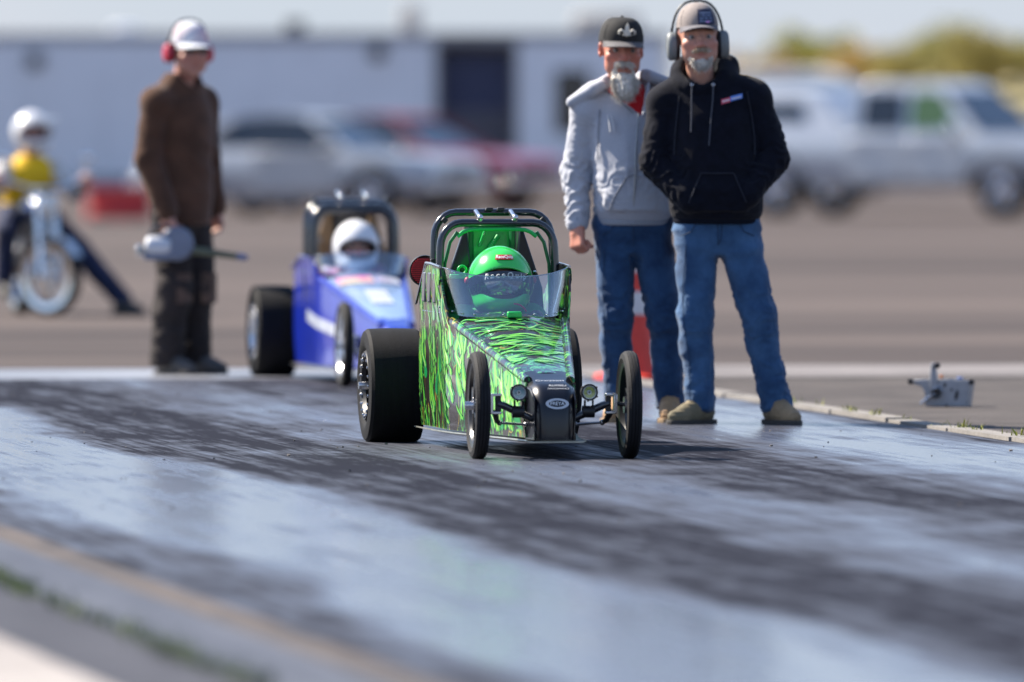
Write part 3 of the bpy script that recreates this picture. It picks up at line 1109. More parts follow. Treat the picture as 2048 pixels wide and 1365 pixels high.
    for sg in (-1, 1):
        MB().tube([(sg * .222, 1.6, .60), (sg * .218, 1.60, .76), (sg * .196, 1.60, .85), (sg * .165, 1.60, .893)], .0075, 8).build('hoop_pad', pal['pad2'], T)
        MB().cyl((sg * .073, 1.57, .945), (sg * .073, 1.71, .975), .011, .011, 10).ball((sg * .073, 1.575, .952), .0135, 10, 6).build('hoop_link', M_ALU, T)
        MB().tube([(sg * .246, 1.60, .60), (sg * .252, 1.72, .60)], .012, 8).build('side_bar', M_BLKTUBE, T)
        MB().tube([(sg * .11, 1.74, .94), (sg * .105, 1.80, .5)], .013, 10).build('back_tube', mat('pink_grey_tube', (.32, .25, .27), rough=.3, metal=.6) if hero else M_BLKTUBE, T)
        MB().tube([(sg * .095, 1.76, .925), (sg * .09, 1.80, .55)], .021, 10).build('harness_pad', M_DKGREEN if hero else M_BLACK, T)
        # seat wing
        MB().prism([(sg * .11, .90), (sg * .125, .90), (sg * .205, .66), (sg * .215, .52), (sg * .09, .52), (sg * .09, .70)], 1.70, 1.735).build('seat_wing', M_GRAPH if hero else mat('tan_padding', (.32, .2, .1), rough=.8, var=.2), T, bevel=.006)
        MB().ball((sg * .17, 1.69, .725), .009, 8, 5).build('wing_bolt', M_BOLT, T)
        for (x, z) in ((.252, .77), (.205, .94)):
            MB().box((sg * x, 1.70, z), (.022, .024, .022), ry=sg * R(12 if z < .9 else 50)).build('cage_clip', M_BLACK, T, bevel=.003)
    for x in (-.018, .03):
        MB().box((x, 1.70, .985), (.03, .03, .014)).build('cage_clip', M_BLACK, T, bevel=.003)
    # panel behind the head with brace
    MB().prism([(-.085, .915), (.085, .915), (.085, .70), (-.085, .70)], 1.79, 1.80).build('back_panel', pal['panel'], T)
    MB().tube([(-.055, 1.765, .76), (.03, 1.765, .875)], .010, 8).build('panel_brace', pal['panel'], T)
    MB().tube([(-.05, 1.76, .83), (-.025, 1.762, .9)], .007, 8).build('panel_brace', pal['panel'], T)
    MB().prism([(-.085, .70), (.085, .70), (.10, .60), (.11, .2), (-.11, .2), (-.10, .60)], 1.74, 1.79).build('seat_back', M_BLACK, T, bevel=.01)
    MB().box((0, 1.45, .20), (.36, .52, .03)).build('seat_base', M_BLACK, T, bevel=.01)
    if hero:
        MB().tube([(-.145 + .017 * math.cos(R(a)), 1.60, .735 + .017 * math.sin(R(a))) for a in range(0, 360, 30)], .0055, 8, loop=True).build('harness_ring', M_GREEN, T)
        MB().box((-.16, 1.62, .708), (.07, .03, .02)).build('ring_tab', M_GREEN, T, bevel=.005)
    # engine and air filter
    eb = MB().box((0, 2.15, .42), (.24, .26, .30)).box((-.02, 2.16, .60), (.13, .18, .10))
    for k in range(6):
        eb.box((0, 2.15, .33 + .04 * k), (.27, .29, .008))
    eb.build('engine', M_STEEL, T, bevel=.006)
    if hero:
        fl = MB().lathe([(2.15, .001), (2.15, .052), (2.158, .058), (2.23, .058), (2.23, .001)], c=(-.225, 0, .725), axis='Y', n=32).build('air_filter', mat('filter_dark_red', (.10, .008, .014), rough=.7), T)
        # the pleated face looks forward
        pf = MB()
        for k in range(13):
            z = -.048 + .008 * k
            w = math.sqrt(max(0.0, .058 ** 2 - z * z))
            pf.box((-.225, 2.150, .725 + z), (2 * w, .012, .0050))
        pf.build('filter_pleats', M_RED, fl, smooth=0)
        MB().lathe([(2.153, .058), (2.150, .064), (2.17, .066), (2.175, .06)], c=(-.225, 0, .725), axis='Y', n=32, closed=False).build('filter_rim', M_BLACK, fl)
        MB().cyl((-.225, 2.2, .725), (-.08, 2.24, .62), .022, .022, 12).build('intake_tube', M_BLACK, fl)
    # dash and steering wheel
    MB().box((0, 1.30, .50), (.40, .012, .10)).build('dash', M_BLACK, T, bevel=.004)
    sw = []
    for k in range(20):
        a = 2 * math.pi * k / 20
        sw.append((.085 * math.cos(a) + .02, 1.335 - .02 * math.sin(a), .50 + .05 * math.sin(a)))
    w_ = MB().tube(sw, .010, 8, loop=True).build('steering_wheel', M_BLACK, T)
    MB().box((.02, 1.335, .50), (.06, .02, .05)).box((.02, 1.335, .505), (.15, .008, .018)).build('wheel_hub', mat('dash_maroon', (.06, .008, .02), rough=.4), w_, bevel=.004)
    if hero:
        MB().tube([(.03 + .055 * math.cos(R(a)), 1.32, .55 + .05 * math.sin(R(a))) for a in range(20, 100, 10)], .004, 6).build('red_cable', mat('red_cable', (.6, .03, .03), rough=.4), T)
        MB().ball((.12, 1.30, .545), (.032, .025, .03), 14, 8).build('tachometer', M_BLACK, T)
        MB().box((.01, 1.165, .558), (.06, .03, .026)).build('switch_block', M_GREEN, T, bevel=.006)
        flames(T, hw, zt)
    return T




def flames(T, hwf, ztf, seed=5):
    """Airbrushed licks laid on the side panels and the hood: a green lick with a lime core, each tapering in an S."""
    rnd = random.Random(seed)
    bul = lambda z, top: .010 * math.sin(max(0, min(1, (z - .085) / (top - .085))) * math.pi) + .024 * min(1, max(0, (z - .5) / .2))

    def top_at(s):
        t = ztf(s)
        if s > 1.26:
            t = 0.525 + .225 * min(1, (s - 1.26) / .10)
            if s > 1.8:
                t -= (s - 1.8) * .55
        return t
    M_LICK = [mat('flame_green', (.010, .34, .09), rough=.28, coat=1.0, var=.25, vscale=12), mat('flame_lime', (.20, .68, .05), rough=.28, coat=1.0, var=.2, vscale=9), mat('flame_pale', (.50, .85, .30), rough=.28, coat=1.0)]

    def lick(a0, b0, L_, w, amp, ph, lean):
        c = []
        for j in range(13):
            t = j / 12
            a = a0 + amp * math.sin(4.6 * t + ph) * (.3 + .7 * t) + lean * t
            b_ = b0 + L_ * t
            ww = w * (math.sin(math.pi * min(1, t * 1.0) ** .55) ** .8) * (1 - t) ** .35 + .0008
            c.append((a, b_, ww))
        return c
    for sg in (-1, 1):
        for mi, (cnt, ws, off) in enumerate(((150, 1.0, .0046), (150, .48, .0054), (60, .2, .0060))):
            rnd = random.Random(seed + (0 if mi < 3 else 9))
            vs, fs = [], []
            for i in range(150):
                s0, zq = rnd.uniform(.12, 2.06), rnd.random() ** .9
                L_, w, amp, ph, lean = rnd.uniform(.05, .19), rnd.uniform(.018, .05), rnd.uniform(-.07, .07), rnd.uniform(0, 6), rnd.uniform(-.02, .12)
                z0 = .088 + (top_at(s0) - .14) * zq
                if (mi == 2 and i % 3) or i >= 124:
                    continue
                if mi == 1 and i % 7 == 0:
                    continue
                prev = None
                for a, z, ww in lick(s0, z0, L_, w, amp, ph, lean):
                    aa = max(.11, min(2.08, a - ww * ws)), max(.11, min(2.08, a + ww * ws))
                    zz = min(z, min(top_at(aa[0]), top_at(aa[1])) - .006)
                    k = len(vs)
                    for q in aa:
                        vs.append((sg * (hwf(q) + bul(zz, top_at(q)) + off), q, zz))
                    if prev is not None:
                        fs.append((prev, prev + 1, k + 1, k))
                    prev = k
            me = bpy.data.meshes.new('flame_decal')
            me.from_pydata(vs, [], fs)
            me.shade_smooth()
            link('flame_decal', me, M_LICK[mi], T, kind='stuff')
    for mi, (ws, off) in enumerate(((1.0, .0062), (.55, .0070), (.25, .0076))):
        rnd = random.Random(seed + 77)
        vs, fs = [], []
        for i in range(92):
            s0, xq, dr = rnd.uniform(.30, 1.34), rnd.uniform(-1, 1), rnd.choice((-1, 1))
            L_, w, amp, ph, lean = rnd.uniform(.05, .17), rnd.uniform(.006, .019), rnd.uniform(-.05, .05), rnd.uniform(0, 6), rnd.uniform(-.06, .06)
            if (mi == 2 and i % 3) or (mi == 1 and i % 6 == 0):
                continue
            prev = None
            for a, x, ww in lick(s0, 0, L_, w, amp, ph, lean):
                a = max(.26, min(1.36, a))
                W_ = hwf(a) - .016
                xx = max(-W_, min(W_, xq * W_ + dr * x))
                k = len(vs)
                for q in (max(.26, a - ww * ws), min(1.37, a + ww * ws)):
                    W2 = hwf(q) - .014
                    vs.append((xx, q, ztf(q) + .002 + .03 * (1 - min(1, (xx / W2) ** 2)) * (.4 + .6 * q) + off))
                if prev is not None:
                    fs.append((prev, prev + 1, k + 1, k))
                prev = k
        me = bpy.data.meshes.new('flame_decal')
        me.from_pydata(vs, [], fs)
        me.shade_smooth()
        link('flame_decal', me, M_LICK[mi], T, kind='stuff')


PAL_G = dict(side=M_FLAME, hood=M_FLAMEHOOD, ridge=M_FLAME, nose=M_GRAPH, pan=mat('pan_aluminium', (.34, .34, .30), rough=.35, metal=.7, var=.3), frim=M_BLACK, rrim=M_BLACK, pad=M_GREEN, pad2=M_DKGREEN, panel=M_GREEN, edge=M_ALU, louver=mat('louver_grey', (.12, .13, .16), rough=.25, coat=.8))
PAL_G['frim'] = mat('satin_black_rim', (.02, .02, .022), rough=.3, metal=.3)
HERO = dragster('green_dragster', (0.166, 45.42, 0), TH, 'black junior dragster with bright green flames and red air filter', PAL_G)

M_BLUE = mat('blue_paint', (.004, .022, .36), rough=.3, coat=.9, var=.12)
M_LTBLUE = mat('light_blue_paint', (.27, .38, .58), rough=.25, coat=.9, var=.1)
PAL_B = dict(side=M_BLUE, hood=M_LTBLUE, ridge=M_BLUE, nose=M_BLUE, pan=M_STEEL, frim=M_ALU, rrim=M_ALU, pad=M_BLACK, pad2=mat('orange_pad', (.45, .2, .06), rough=.7), panel=mat('grey_panel', (.2, .19, .18), rough=.6), edge=M_BLUE, louver=M_BLUE)
BLUE = dragster('blue_dragster', (-0.566, 57.5, 0), R(9.3), 'blue junior dragster waiting behind the green flamed one', PAL_B, hero=False)
BLUE.scale = (.93, 1, 1)
for x0, x1, s0, s1, c1, c2, nm in ((-.17, .03, 1.02, 1.17, (.75, .70, .5), (.75, .1, .4), 'pink'), (.05, .18, 1.04, 1.17, (.7, .72, .78), (.35, .2, .5), 'lilac'), (-.06, .06, .55, .85, (.7, .74, .8), (.55, .62, .75), 'pale')):  # pink, lilac: windscreen reflections painted as colour; pale: a plain graphic
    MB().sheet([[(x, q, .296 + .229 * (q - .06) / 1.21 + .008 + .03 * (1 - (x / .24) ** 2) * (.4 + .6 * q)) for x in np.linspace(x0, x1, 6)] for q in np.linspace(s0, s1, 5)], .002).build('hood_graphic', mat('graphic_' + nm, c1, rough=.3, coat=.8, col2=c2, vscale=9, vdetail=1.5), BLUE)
for sg in (-1, 1):
    MB().sheet([[(sg * (.085 + .16 * min(1, (q - .02) / 1.25) + .016), q, z + .10 * (q - .9)) for z in (.24, .27, .30)] for q in np.linspace(.5, 1.6, 8)], .002).build('side_graphic', mat('graphic_silver', (.5, .55, .68), rough=.3, coat=.8, var=.2), BLUE)

# ---- markings on the green car's nose: oval badge, sponsor lines
nose_front = lambda x, z: -.066 + .012 * (z - .17) ** 2 * 40


def on_nose(me, cx, cz, off):
    """Bend flat XY lettering onto the nose (x -> across, y -> up the front and over)."""
    prof = [(-.060, .078), (-.060, .115), (-.057, .16), (-.050, .205), (-.037, .242), (-.016, .270), (.012, .290), (.045, .303), (.09, .312), (.15, .327), (.24, .347)]
    L_ = [0]
    for a, b in zip(prof, prof[1:]):
        L_.append(L_[-1] + math.dist(a, b))
    base = np.interp(cz, [p[1] for p in prof], L_)

    def f(c):
        t = base + c.y
        s = np.interp(t, L_, [p[0] for p in prof])
        z = np.interp(t, L_, [p[1] for p in prof])
        ds = np.interp(t + .01, L_, [p[0] for p in prof]) - np.interp(t - .01, L_, [p[0] for p in prof])
        dz = np.interp(t + .01, L_, [p[1] for p in prof]) - np.interp(t - .01, L_, [p[1] for p in prof])
        n = math.hypot(ds, dz) + 1e-9
        o = off + c.z
        return Vector((cx + c.x, s - dz / n * o, z + ds / n * o))
    return map_mesh(me, f)


bm = bmesh.new()
N_ = 48
ri = [bm.verts.new((.047 * math.cos(2 * math.pi * k / N_) * .72, .022 * math.sin(2 * math.pi * k / N_) * .62, 0)) for k in range(N_)]
ro = [bm.verts.new((.047 * math.cos(2 * math.pi * k / N_), .022 * math.sin(2 * math.pi * k / N_), 0)) for k in range(N_)]
for k in range(N_):
    bm.faces.new((ri[k], ro[k], ro[(k + 1) % N_], ri[(k + 1) % N_]))
me = bpy.data.meshes.new('badge_ring')
bm.to_mesh(me)
bm.free()
badge = link('nose_badge', on_nose(me, .008, .222, .0045), mat('badge_silver', (.62, .63, .66), rough=.3), HERO)
link('badge_lettering', on_nose(text_mesh('FREYA', .0205, bold=.0003), .008, .222, .0048), M_WHITE, badge)
GREYTXT = mat('grey_lettering', (.55, .57, .6), rough=.4)
for t_, sz, z_, x_ in (('Crosson', .034, .309, -.008), ('RUSSELL', .020, .291, .018), ('PERFORMANCE', .0125, .279, .018)):
    link('sponsor_lettering', on_nose(text_mesh(t_, sz, shear=.25), x_, z_, .0045), GREYTXT, HERO)

# ================================================================== people
def hand(F, wrist, d, pn, curl, thumb, size=1.0, flip=1):
    """Palm and five fingers: d points along the hand, pn out of the palm, curl per joint in degrees."""
    d, pn = Vector(d).normalized(), Vector(pn).normalized()
    pn = (pn - d * pn.dot(d)).normalized()
    w = d.cross(pn).normalized() * flip
    W = Vector(wrist)
    s = size
    k = .008
    F.limb(W - d * .02, W + d * .03 * s, .026 * s, .027 * s, .015)
    for q in (-1, -.33, .33, 1):
        F.limb(W + w * q * .014 * s + d * .01, W + w * q * .031 * s + d * .082 * s, .017 * s, .0145 * s, .012)
    F.limb(W + d * .03 * s - w * .02 * s, W + d * .07 * s - w * .02 * s + pn * .004, .02 * s, .016 * s, .012)
    for i, (q, L) in enumerate(((-1, .072), (-.33, .082), (.33, .076), (1, .06))):
        p = W + w * q * .031 * s + d * .085 * s
        a = 0.0
        for j, fr in enumerate((.44, .31, .25)):
            a += R(curl[j])
            nd = d * math.cos(a) + pn * math.sin(a)
            n = p + nd * L * fr * 2.05 * .5 * s * 1.0
            F.limb(p, n, (.0105 - .0012 * j) * s, (.0098 - .0012 * j) * s, k)
            p = n
    p = W - w * .026 * s + d * .022 * s + pn * .006
    for t, L, r0 in zip(thumb, (.036, .032, .026), (.0135, .012, .0105)):
        nd = (d * t[0] + w * -t[1] + pn * t[2]).normalized()
        n = p + nd * L * s
        F.limb(p, n, r0 * s, (r0 - .0012) * s, .01)
        p = n


HS, HSX = 1.06, 1.16


def head_frame(c, yaw=0.0, pitch=0.0, roll=0.0):
    return Matrix.Translation(c) @ Matrix.Rotation(yaw, 4, 'Z') @ Matrix.Rotation(roll, 4, 'Y') @ Matrix.Rotation(pitch, 4, 'X') @ Matrix.Diagonal((HSX, HS, HS, 1))


def head(F, M, yaw, roll=0.0, k=.018, ears=True, jaw=1.0):
    H = lambda *p: tuple(M @ Vector(p))
    sx_, sy_ = M.to_scale()[0], M.to_scale()[1]
    E = lambda c, r, *a, **q: F.ell(c, (r[0] * sx_, r[1] * sy_, r[2] * sy_), *a, **q)
    rot = dict(rz=yaw, ry=roll)
    E(H(0, .014, .03), (.075, .096, .09), .02, **rot)
    E(H(0, -.018, -.03), (.066, .078, .088), .02, **rot)
    E(H(0, -.03, -.082), (.054 * jaw, .06, .042), .025, **rot)
    E(H(0, -.076, -.106), (.026, .02, .02), .02, **rot)
    for s in (-1, 1):
        E(H(s * .044, -.06, -.026), (.026, .024, .02), .02, **rot)
        E(H(s * .034, -.048, -.065), (.03, .03, .03), .03, **rot)
        F.limb(H(s * .012, -.088, .026), H(s * .05, -.07, .024), .010, .008, .014)
        if ears:
            E(H(s * .079, .01, -.004), (.011, .02, .033), .01, rz=yaw + s * .35, ry=roll)
            E(H(s * .084, .004, -.002), (.006, .010, .018), .006, op='cut', rz=yaw + s * .35)
        E(H(s * .032, -.098, .002), (.018, .016, .0085), .012, op='cut', **rot)
    F.limb(H(0, -.088, .014), H(0, -.114, -.028), .009, .0125, .014)
    E(H(0, -.115, -.032), (.0135, .012, .011), .01, **rot)
    for s in (-1, 1):
        E(H(s * .014, -.102, -.036), (.009, .011, .008), .008, **rot)
    F.limb(H(-.018, -.088, -.064), H(.018, -.088, -.064), .0075, .0075, .01)
    F.limb(H(-.015, -.087, -.078), H(.015, -.087, -.078), .008, .008, .01)
    F.limb(H(-.022, -.098, -.0712), H(.022, -.098, -.0712), .004, .004, .006, op='cut')


def skin_tint(V, M, base):
    """Natural colour of skin: lips, nose and cheeks redder, brows darker."""
    Mi = np.array(M.inverted())
    L = V @ Mi[:3, :3].T + Mi[:3, 3]
    t = np.tile(np.array(base), (len(V), 1))

    def blend(c, r, col, w):
        q = np.exp(-(((L - np.array(c)) / np.array(r)) ** 2).sum(1)) * w
        return t * (1 - q[:, None]) + np.array(col) * q[:, None]
    red = (base[0] * .98, base[1] * .55, base[2] * .55)
    t = blend((0, -.115, -.03), (.018, .02, .016), red, .7)
    for s in (-1, 1):
        t = blend((s * .045, -.07, -.035), (.026, .04, .022), red, .55)
        t = blend((s * .034, -.09, .028), (.02, .03, .006), (.12, .085, .06), .6)
        t = blend((s * .08, .01, 0), (.02, .03, .03), red, .5)
    t = blend((0, -.095, -.072), (.022, .02, .009), (base[0] * .75, base[1] * .42, base[2] * .42), .8)
    n = vnoise(V * 60, 3) * .07 + vnoise(V * 200, 4) * .05
    return np.clip(t * (1 + n[:, None]), 0, 1)


def eyes(M, parent):
    for s in (-1, 1):
        c = M @ Vector((s * .032, -.0755, .001))
        MB().ball(tuple(c), .0135, 12, 8).build('eye', mat('eye_white', (.34, .30, .28), rough=.2), parent)
        e = M @ Vector((s * .032, -.0868, .001))
        MB().ball(tuple(e), (.0055, .003, .0055), 10, 6).build('iris', mat('iris_dark', (.03, .035, .04), rough=.15), parent)


def strands(name, m, parent, roots, n, length, droop, spread, r=.0011, seed=1):
    """A brush of fine hairs growing from root points with directions."""
    rnd = random.Random(seed)
    mb = MB()
    for _ in range(n):
        p, d, l = rnd.choice(roots)
        p = Vector(p) + Vector((rnd.gauss(0, .006), rnd.gauss(0, .004), rnd.gauss(0, .006)))
        d = (Vector(d) + Vector((rnd.gauss(0, spread), rnd.gauss(0, spread), rnd.gauss(0, spread)))).normalized()
        L = length * l * rnd.uniform(.5, 1.1)
        pts = [p]
        for j in range(3):
            d = (d + Vector((rnd.gauss(0, .12), rnd.gauss(0, .12), -droop))).normalized()
            pts.append(pts[-1] + d * L / 3)
        mb.tube(pts, [r, r, r * .8, r * .3], 3)
    return mb.build(name, m, parent, kind='stuff')


def fold(V, N, amp, freq, seed=0, sharp=1.0):
    """Cloth folds: ridged noise stretched by freq (per axis)."""
    q = ridged(V * np.array(freq) + .35 * vnoise(V * 5, seed + 9)[:, None], seed)
    q = np.sign(q) * np.abs(q) ** sharp
    return V + N * (amp * q)[:, None]


def garment(F, name, m, parent, disp=None, sm=2, **kw):
    V, Q = F.surf()
    V = relax(V, Q, sm)
    if disp is not None:
        V = disp(V, normals(V, Q))
        V = relax(V, Q, 1, .3)
    return link(name, np_mesh(name, V, Q), m, parent, **kw)


def seam(o, lines, m, name='seam', r=.0022, out=.001):
    """Raised stitching laid on the front of a garment along (x, z) polylines."""
    V = np.empty(len(o.data.vertices) * 3, np.float32)
    o.data.vertices.foreach_get('co', V)
    V = V.reshape(-1, 3)
    for ln in lines:
        P_ = np.array(ln, float)
        L_ = np.concatenate([[0], np.cumsum(np.linalg.norm(np.diff(P_, axis=0), axis=1))])
        pts = []
        for t in np.linspace(0, L_[-1], max(4, int(L_[-1] / .018))):
            x, z = np.interp(t, L_, P_[:, 0]), np.interp(t, L_, P_[:, 1])
            k = (np.abs(V[:, 0] - x) < .011) & (np.abs(V[:, 2] - z) < .011)
            if k.any():
                pts.append((x, float(V[k, 1].min()) - out, z))
        if len(pts) > 2:
            MB().tube(pts, r, 6).build(name, m, o)


def arm_folds(V, N, A, B, amp, per, seed, r=.12):
    """Rings of folds across a sleeve between points A and B."""
    A, B = np.array(A), np.array(B)
    d = B - A
    L = np.linalg.norm(d)
    d /= L
    t = (V - A) @ d
    dist = np.linalg.norm(V - A - np.clip(t, 0, L)[:, None] * d, axis=1)
    w = np.clip(1 - dist / r, 0, 1) ** .5 * np.clip((t + .03) / .05, 0, 1) * np.clip((L + .03 - t) / .05, 0, 1)
    ph = t * per + 1.3 * vnoise(V * 11, seed) + .8 * vnoise(V * 25, seed + 1)
    q = 1 - np.abs(((ph % 1) - .5) * 2)
    q = q ** 1.5 - .4
    ampn = amp * (0.5 + .6 * vnoise(V * 7, seed + 2))
    return V + N * (w * q * ampn)[:, None]


def shoe(name, parent, an, toe, mats, h=.0055, L=.285):
    """Low boot from ankle point an; toe is the pointing direction (x, y)."""
    t = Vector((toe[0], toe[1], 0)).normalized()
    s = Vector((-t.y, t.x, 0))
    A = Vector((an[0], an[1], 0))
    P = lambda f, l, z: tuple(A + t * f + s * l + Vector((0, 0, z)))
    F = Field((A.x - .3, A.y - .3, -.005), (A.x + .3, A.y + .3, .2), h)
    F.limb(P(-.045, 0, .05), P(.05, 0, .046), .037, .038, .02)
    F.limb(P(.05, 0, .046), P(.13, .004, .038), .038, .038, .02)
    F.limb(P(.13, .004, .038), P(.178, .002, .036), .038, .030, .02)
    F.limb(P(-.01, 0, .06), P(-.012, 0, .145), .048, .05, .03)
    F.limb(P(.02, 0, .09), P(.09, 0, .06), .036, .036, .03)
    F.limb(P(-.2, -.2, -.055), P(.3, -.2, -.055), .05, .05, .001)
    V, Q = F.surf()
    V = relax(V, Q, 2)
    V[:, 2] = np.maximum(V[:, 2], .018)
    keep = V[:, 2] > -1
    V = fold(V, normals(V, Q), .0022, (40, 40, 60), 5)
    V[:, 2] = np.maximum(V[:, 2], .018)
    o = link(name, np_mesh(name, V, Q), mats[0], parent)
    poly = []
    for f, w in ((-.09, .02), (-.08, .036), (-.04, .043), (.03, .038), (.09, .046), (.15, .048), (.19, .036), (.212, .012)):
        poly.append((f, w))
    poly = poly + [(f, -w) for f, w in poly[::-1]]
    mb = MB()
    mb.loft([[P(f, l, z) for f, l in poly] for z in (.001, .024)])
    mb.build('sole', mats[1], o, bevel=.004)
    lc = MB()
    for i in range(4):
        f, z = .028 + .026 * i, .118 - .016 * i
        lc.tube([P(f, -.026, z - .012), P(f + .003, 0, z + .004), P(f, .026, z - .012)], .003, 6)
    lc.build('laces', mats[2], o)
    return o


def legs_field(J, r, h=.008, k=.02):
    pts = [J['hip_l'], J['kn_l'], J['an_l'], J['hip_r'], J['kn_r'], J['an_r']]
    lo = np.min(pts, 0) - .2
    hi = np.max(pts, 0) + .2
    lo[2] = .02
    F = Field(lo, hi, h)
    return F


M_DENIM = mat('blue_denim', (.018, .052, .125), rough=.85, spec=.2, col2=(.055, .13, .26), vscale=7, bump=.25, bscale=300, sheen=.2)
M_DENIM2 = mat('mid_denim', (.012, .034, .088), rough=.85, spec=.2, col2=(.034, .088, .19), vscale=9, bump=.25, bscale=300, sheen=.2)
M_SOLE = mat('rubber_sole', (.05, .045, .04), rough=.8, var=.2)
M_TAN = mat('tan_leather', (.36, .21, .10), rough=.7, var=.3, vscale=12)
M_LACE = mat('lace', (.1, .08, .06), rough=.8)


def jeans(name, J, m, parent, rad, h=.008, seed=1):
    F = legs_field(J, None, h)
    F.tower(J['pelvis'], .04)
    for s in 'lr':
        hip, kn, an = (np.array(J[q + s], float) for q in ('hip_', 'kn_', 'an_'))
        F.limb(hip, kn, rad[0], rad[1], .035)
        mid = kn + (an - kn) * .3 + np.array([0, .015, 0])
        F.limb(kn, mid, rad[1], rad[2], .03)
        F.limb(mid, an + np.array([0, 0, -.02]), rad[2], rad[3], .03)
    # flat hems
    F.put(lambda X, Y, Z: Z - J.get('hem', .055) + 0 * X + 0 * Y, F.lo, (F.lo[0] + 2, F.lo[1] + 2, .2), .006, op='cut')

    def disp(V, N):
        V = fold(V, N, .0075, (8, 8, 11), seed, .9)
        for s in 'lr':
            V = arm_folds(V, N, np.array(J['kn_' + s]) + np.array([0, 0, .13]), np.array(J['kn_' + s]) - np.array([0, 0, .12]), .016, 8.5, seed + 3, .14)
            V = arm_folds(V, N, np.array(J['an_' + s]) + np.array([0, 0, .2]), np.array(J['an_' + s]) - np.array([0, 0, .04]), .020, 9.5, seed + 4, .14)
            V = arm_folds(V, N, np.array(J['hip_' + s]) + np.array([0, 0, .02]), np.array(J['hip_' + s]) - np.array([0, 0, .16]), .010, 9, seed + 6, .15)
        # fly seam and outseams
        d = np.abs(V[:, 0] - J['pelvis'][0][1]) < .006
        return V
    return garment(F, name, m, parent, disp, 2)


def body(name, J, M, yaw, base, label, loc, rz, cat='person', h=.0055, hands=None, ears=True, head_on=True):
    """The whole figure under its clothes as one continuous surface."""
    pts = [J[k] for k in J if isinstance(J[k], tuple) and len(J[k]) == 3]
    pts.append(tuple(M.translation))
    lo, hi = np.min(pts, 0) - .16, np.max(pts, 0) + .16
    lo[2] = max(lo[2], -.0)
    F = Field(lo, hi, h)
    F.tower([(z, cx, cy, rx - .035, ry - .035) for z, cx, cy, rx, ry in J['torso']], .05)
    for s in 'lr':
        F.chain([J['sh_' + s], J['el_' + s], J['wr_' + s]], [.052, .040, .028], .04)
        F.chain([J['hip_' + s], J['kn_' + s], J['an_' + s]], [.075, .052, .036], .05)
        a, t = Vector(J['an_' + s]), J.get('toe_' + s, (0, -1))
        F.limb(tuple(a), (a.x + t[0] * .02, a.y + t[1] * .02, max(.045, a.z - .06)), .034, .032)
        F.limb((a.x, a.y, max(.045, a.z - .06)), (a.x + t[0] * .13, a.y + t[1] * .13, max(.04, a.z - .07)), .032, .026)
    F.limb(J['neck'], tuple(M @ Vector((0, .02, -.06))), .064, .056, .03)
    if hands:
        for hd in hands:
            hand(F, **hd)
    head(F, M, yaw, ears=ears)
    V, Q = F.surf()
    V = relax(V, Q, 1, .4)
    o = link(name, np_mesh(name, V, Q, skin_tint(V, M, base)), skin_mat('skin', base), None, label, cat)
    o.location = loc
    o.rotation_euler = (0, 0, rz)
    eyes(M, o)
    return o


def cap(parent, M, m_crown, m_brim, rx=.089, ry=.112, top=.15, base=.04, brim_len=.075, flat=False, drop=.03, name='cap', panel=None):
    """Baseball cap: domed crown, button, curved brim."""
    H = lambda *p: tuple(M @ Vector(p))
    rings = []
    for i in range(9):
        q = i / 8
        a = q * math.pi / 2
        c, s_ = math.cos(a), math.sin(a)
        if flat:
            c, s_ = c ** .62, s_ ** .9
        else:
            c = c ** .8
        rings.append([H(max(rx * c, .002) * math.cos(t), .012 + max(ry * c, .002) * math.sin(t) * (1.0), base + (top - base) * s_ + .012 * (1 - q) * (-math.sin(t) * .0 + (1 if math.sin(t) > 0 else 0) * -math.sin(t))) for t in [2 * math.pi * j / 40 for j in range(40)]])
    o = MB().loft(rings).build(name, m_crown, parent, smooth=60)
    sm_ = MB()
    for j in range(6):
        t = 2 * math.pi * j / 6 + math.pi / 2
        sm_.tube([H(rx * 1.01 * math.cos(t) * c_, .012 + ry * 1.01 * math.sin(t) * c_, base + (top - base) * z_) for c_, z_ in [((math.cos(q) ** (.62 if flat else .8)), (math.sin(q) ** (.9 if flat else 1))) for q in (0.1, .4, .7, 1.0, 1.3)]], .0012, 4)
    sm_.ball(H(0, .012, top), .007, 8, 5)
    sm_.build('cap_seams', m_crown, o)
    rows = []
    for i in range(7):
        q = i / 6
        row = []
        for j in range(17):
            a = R(-152 + 124 * j / 16)
            x, y = rx * 1.01 * math.cos(a), .012 + ry * 1.01 * math.sin(a)
            e = max(0, math.sin((j / 16) * math.pi)) ** .55
            fx = x * (1 + .10 * q * e)
            fy = y - brim_len * q * e
            side = (abs(x) / rx) ** 2
            z = base + .004 - drop * side * (.25 + .75 * q) - (.012 if not flat else .016) * q
            row.append(H(fx, fy, z))
        rows.append(row)
    MB().sheet(rows, .004).build('brim', m_brim, o, smooth=60)
    return o


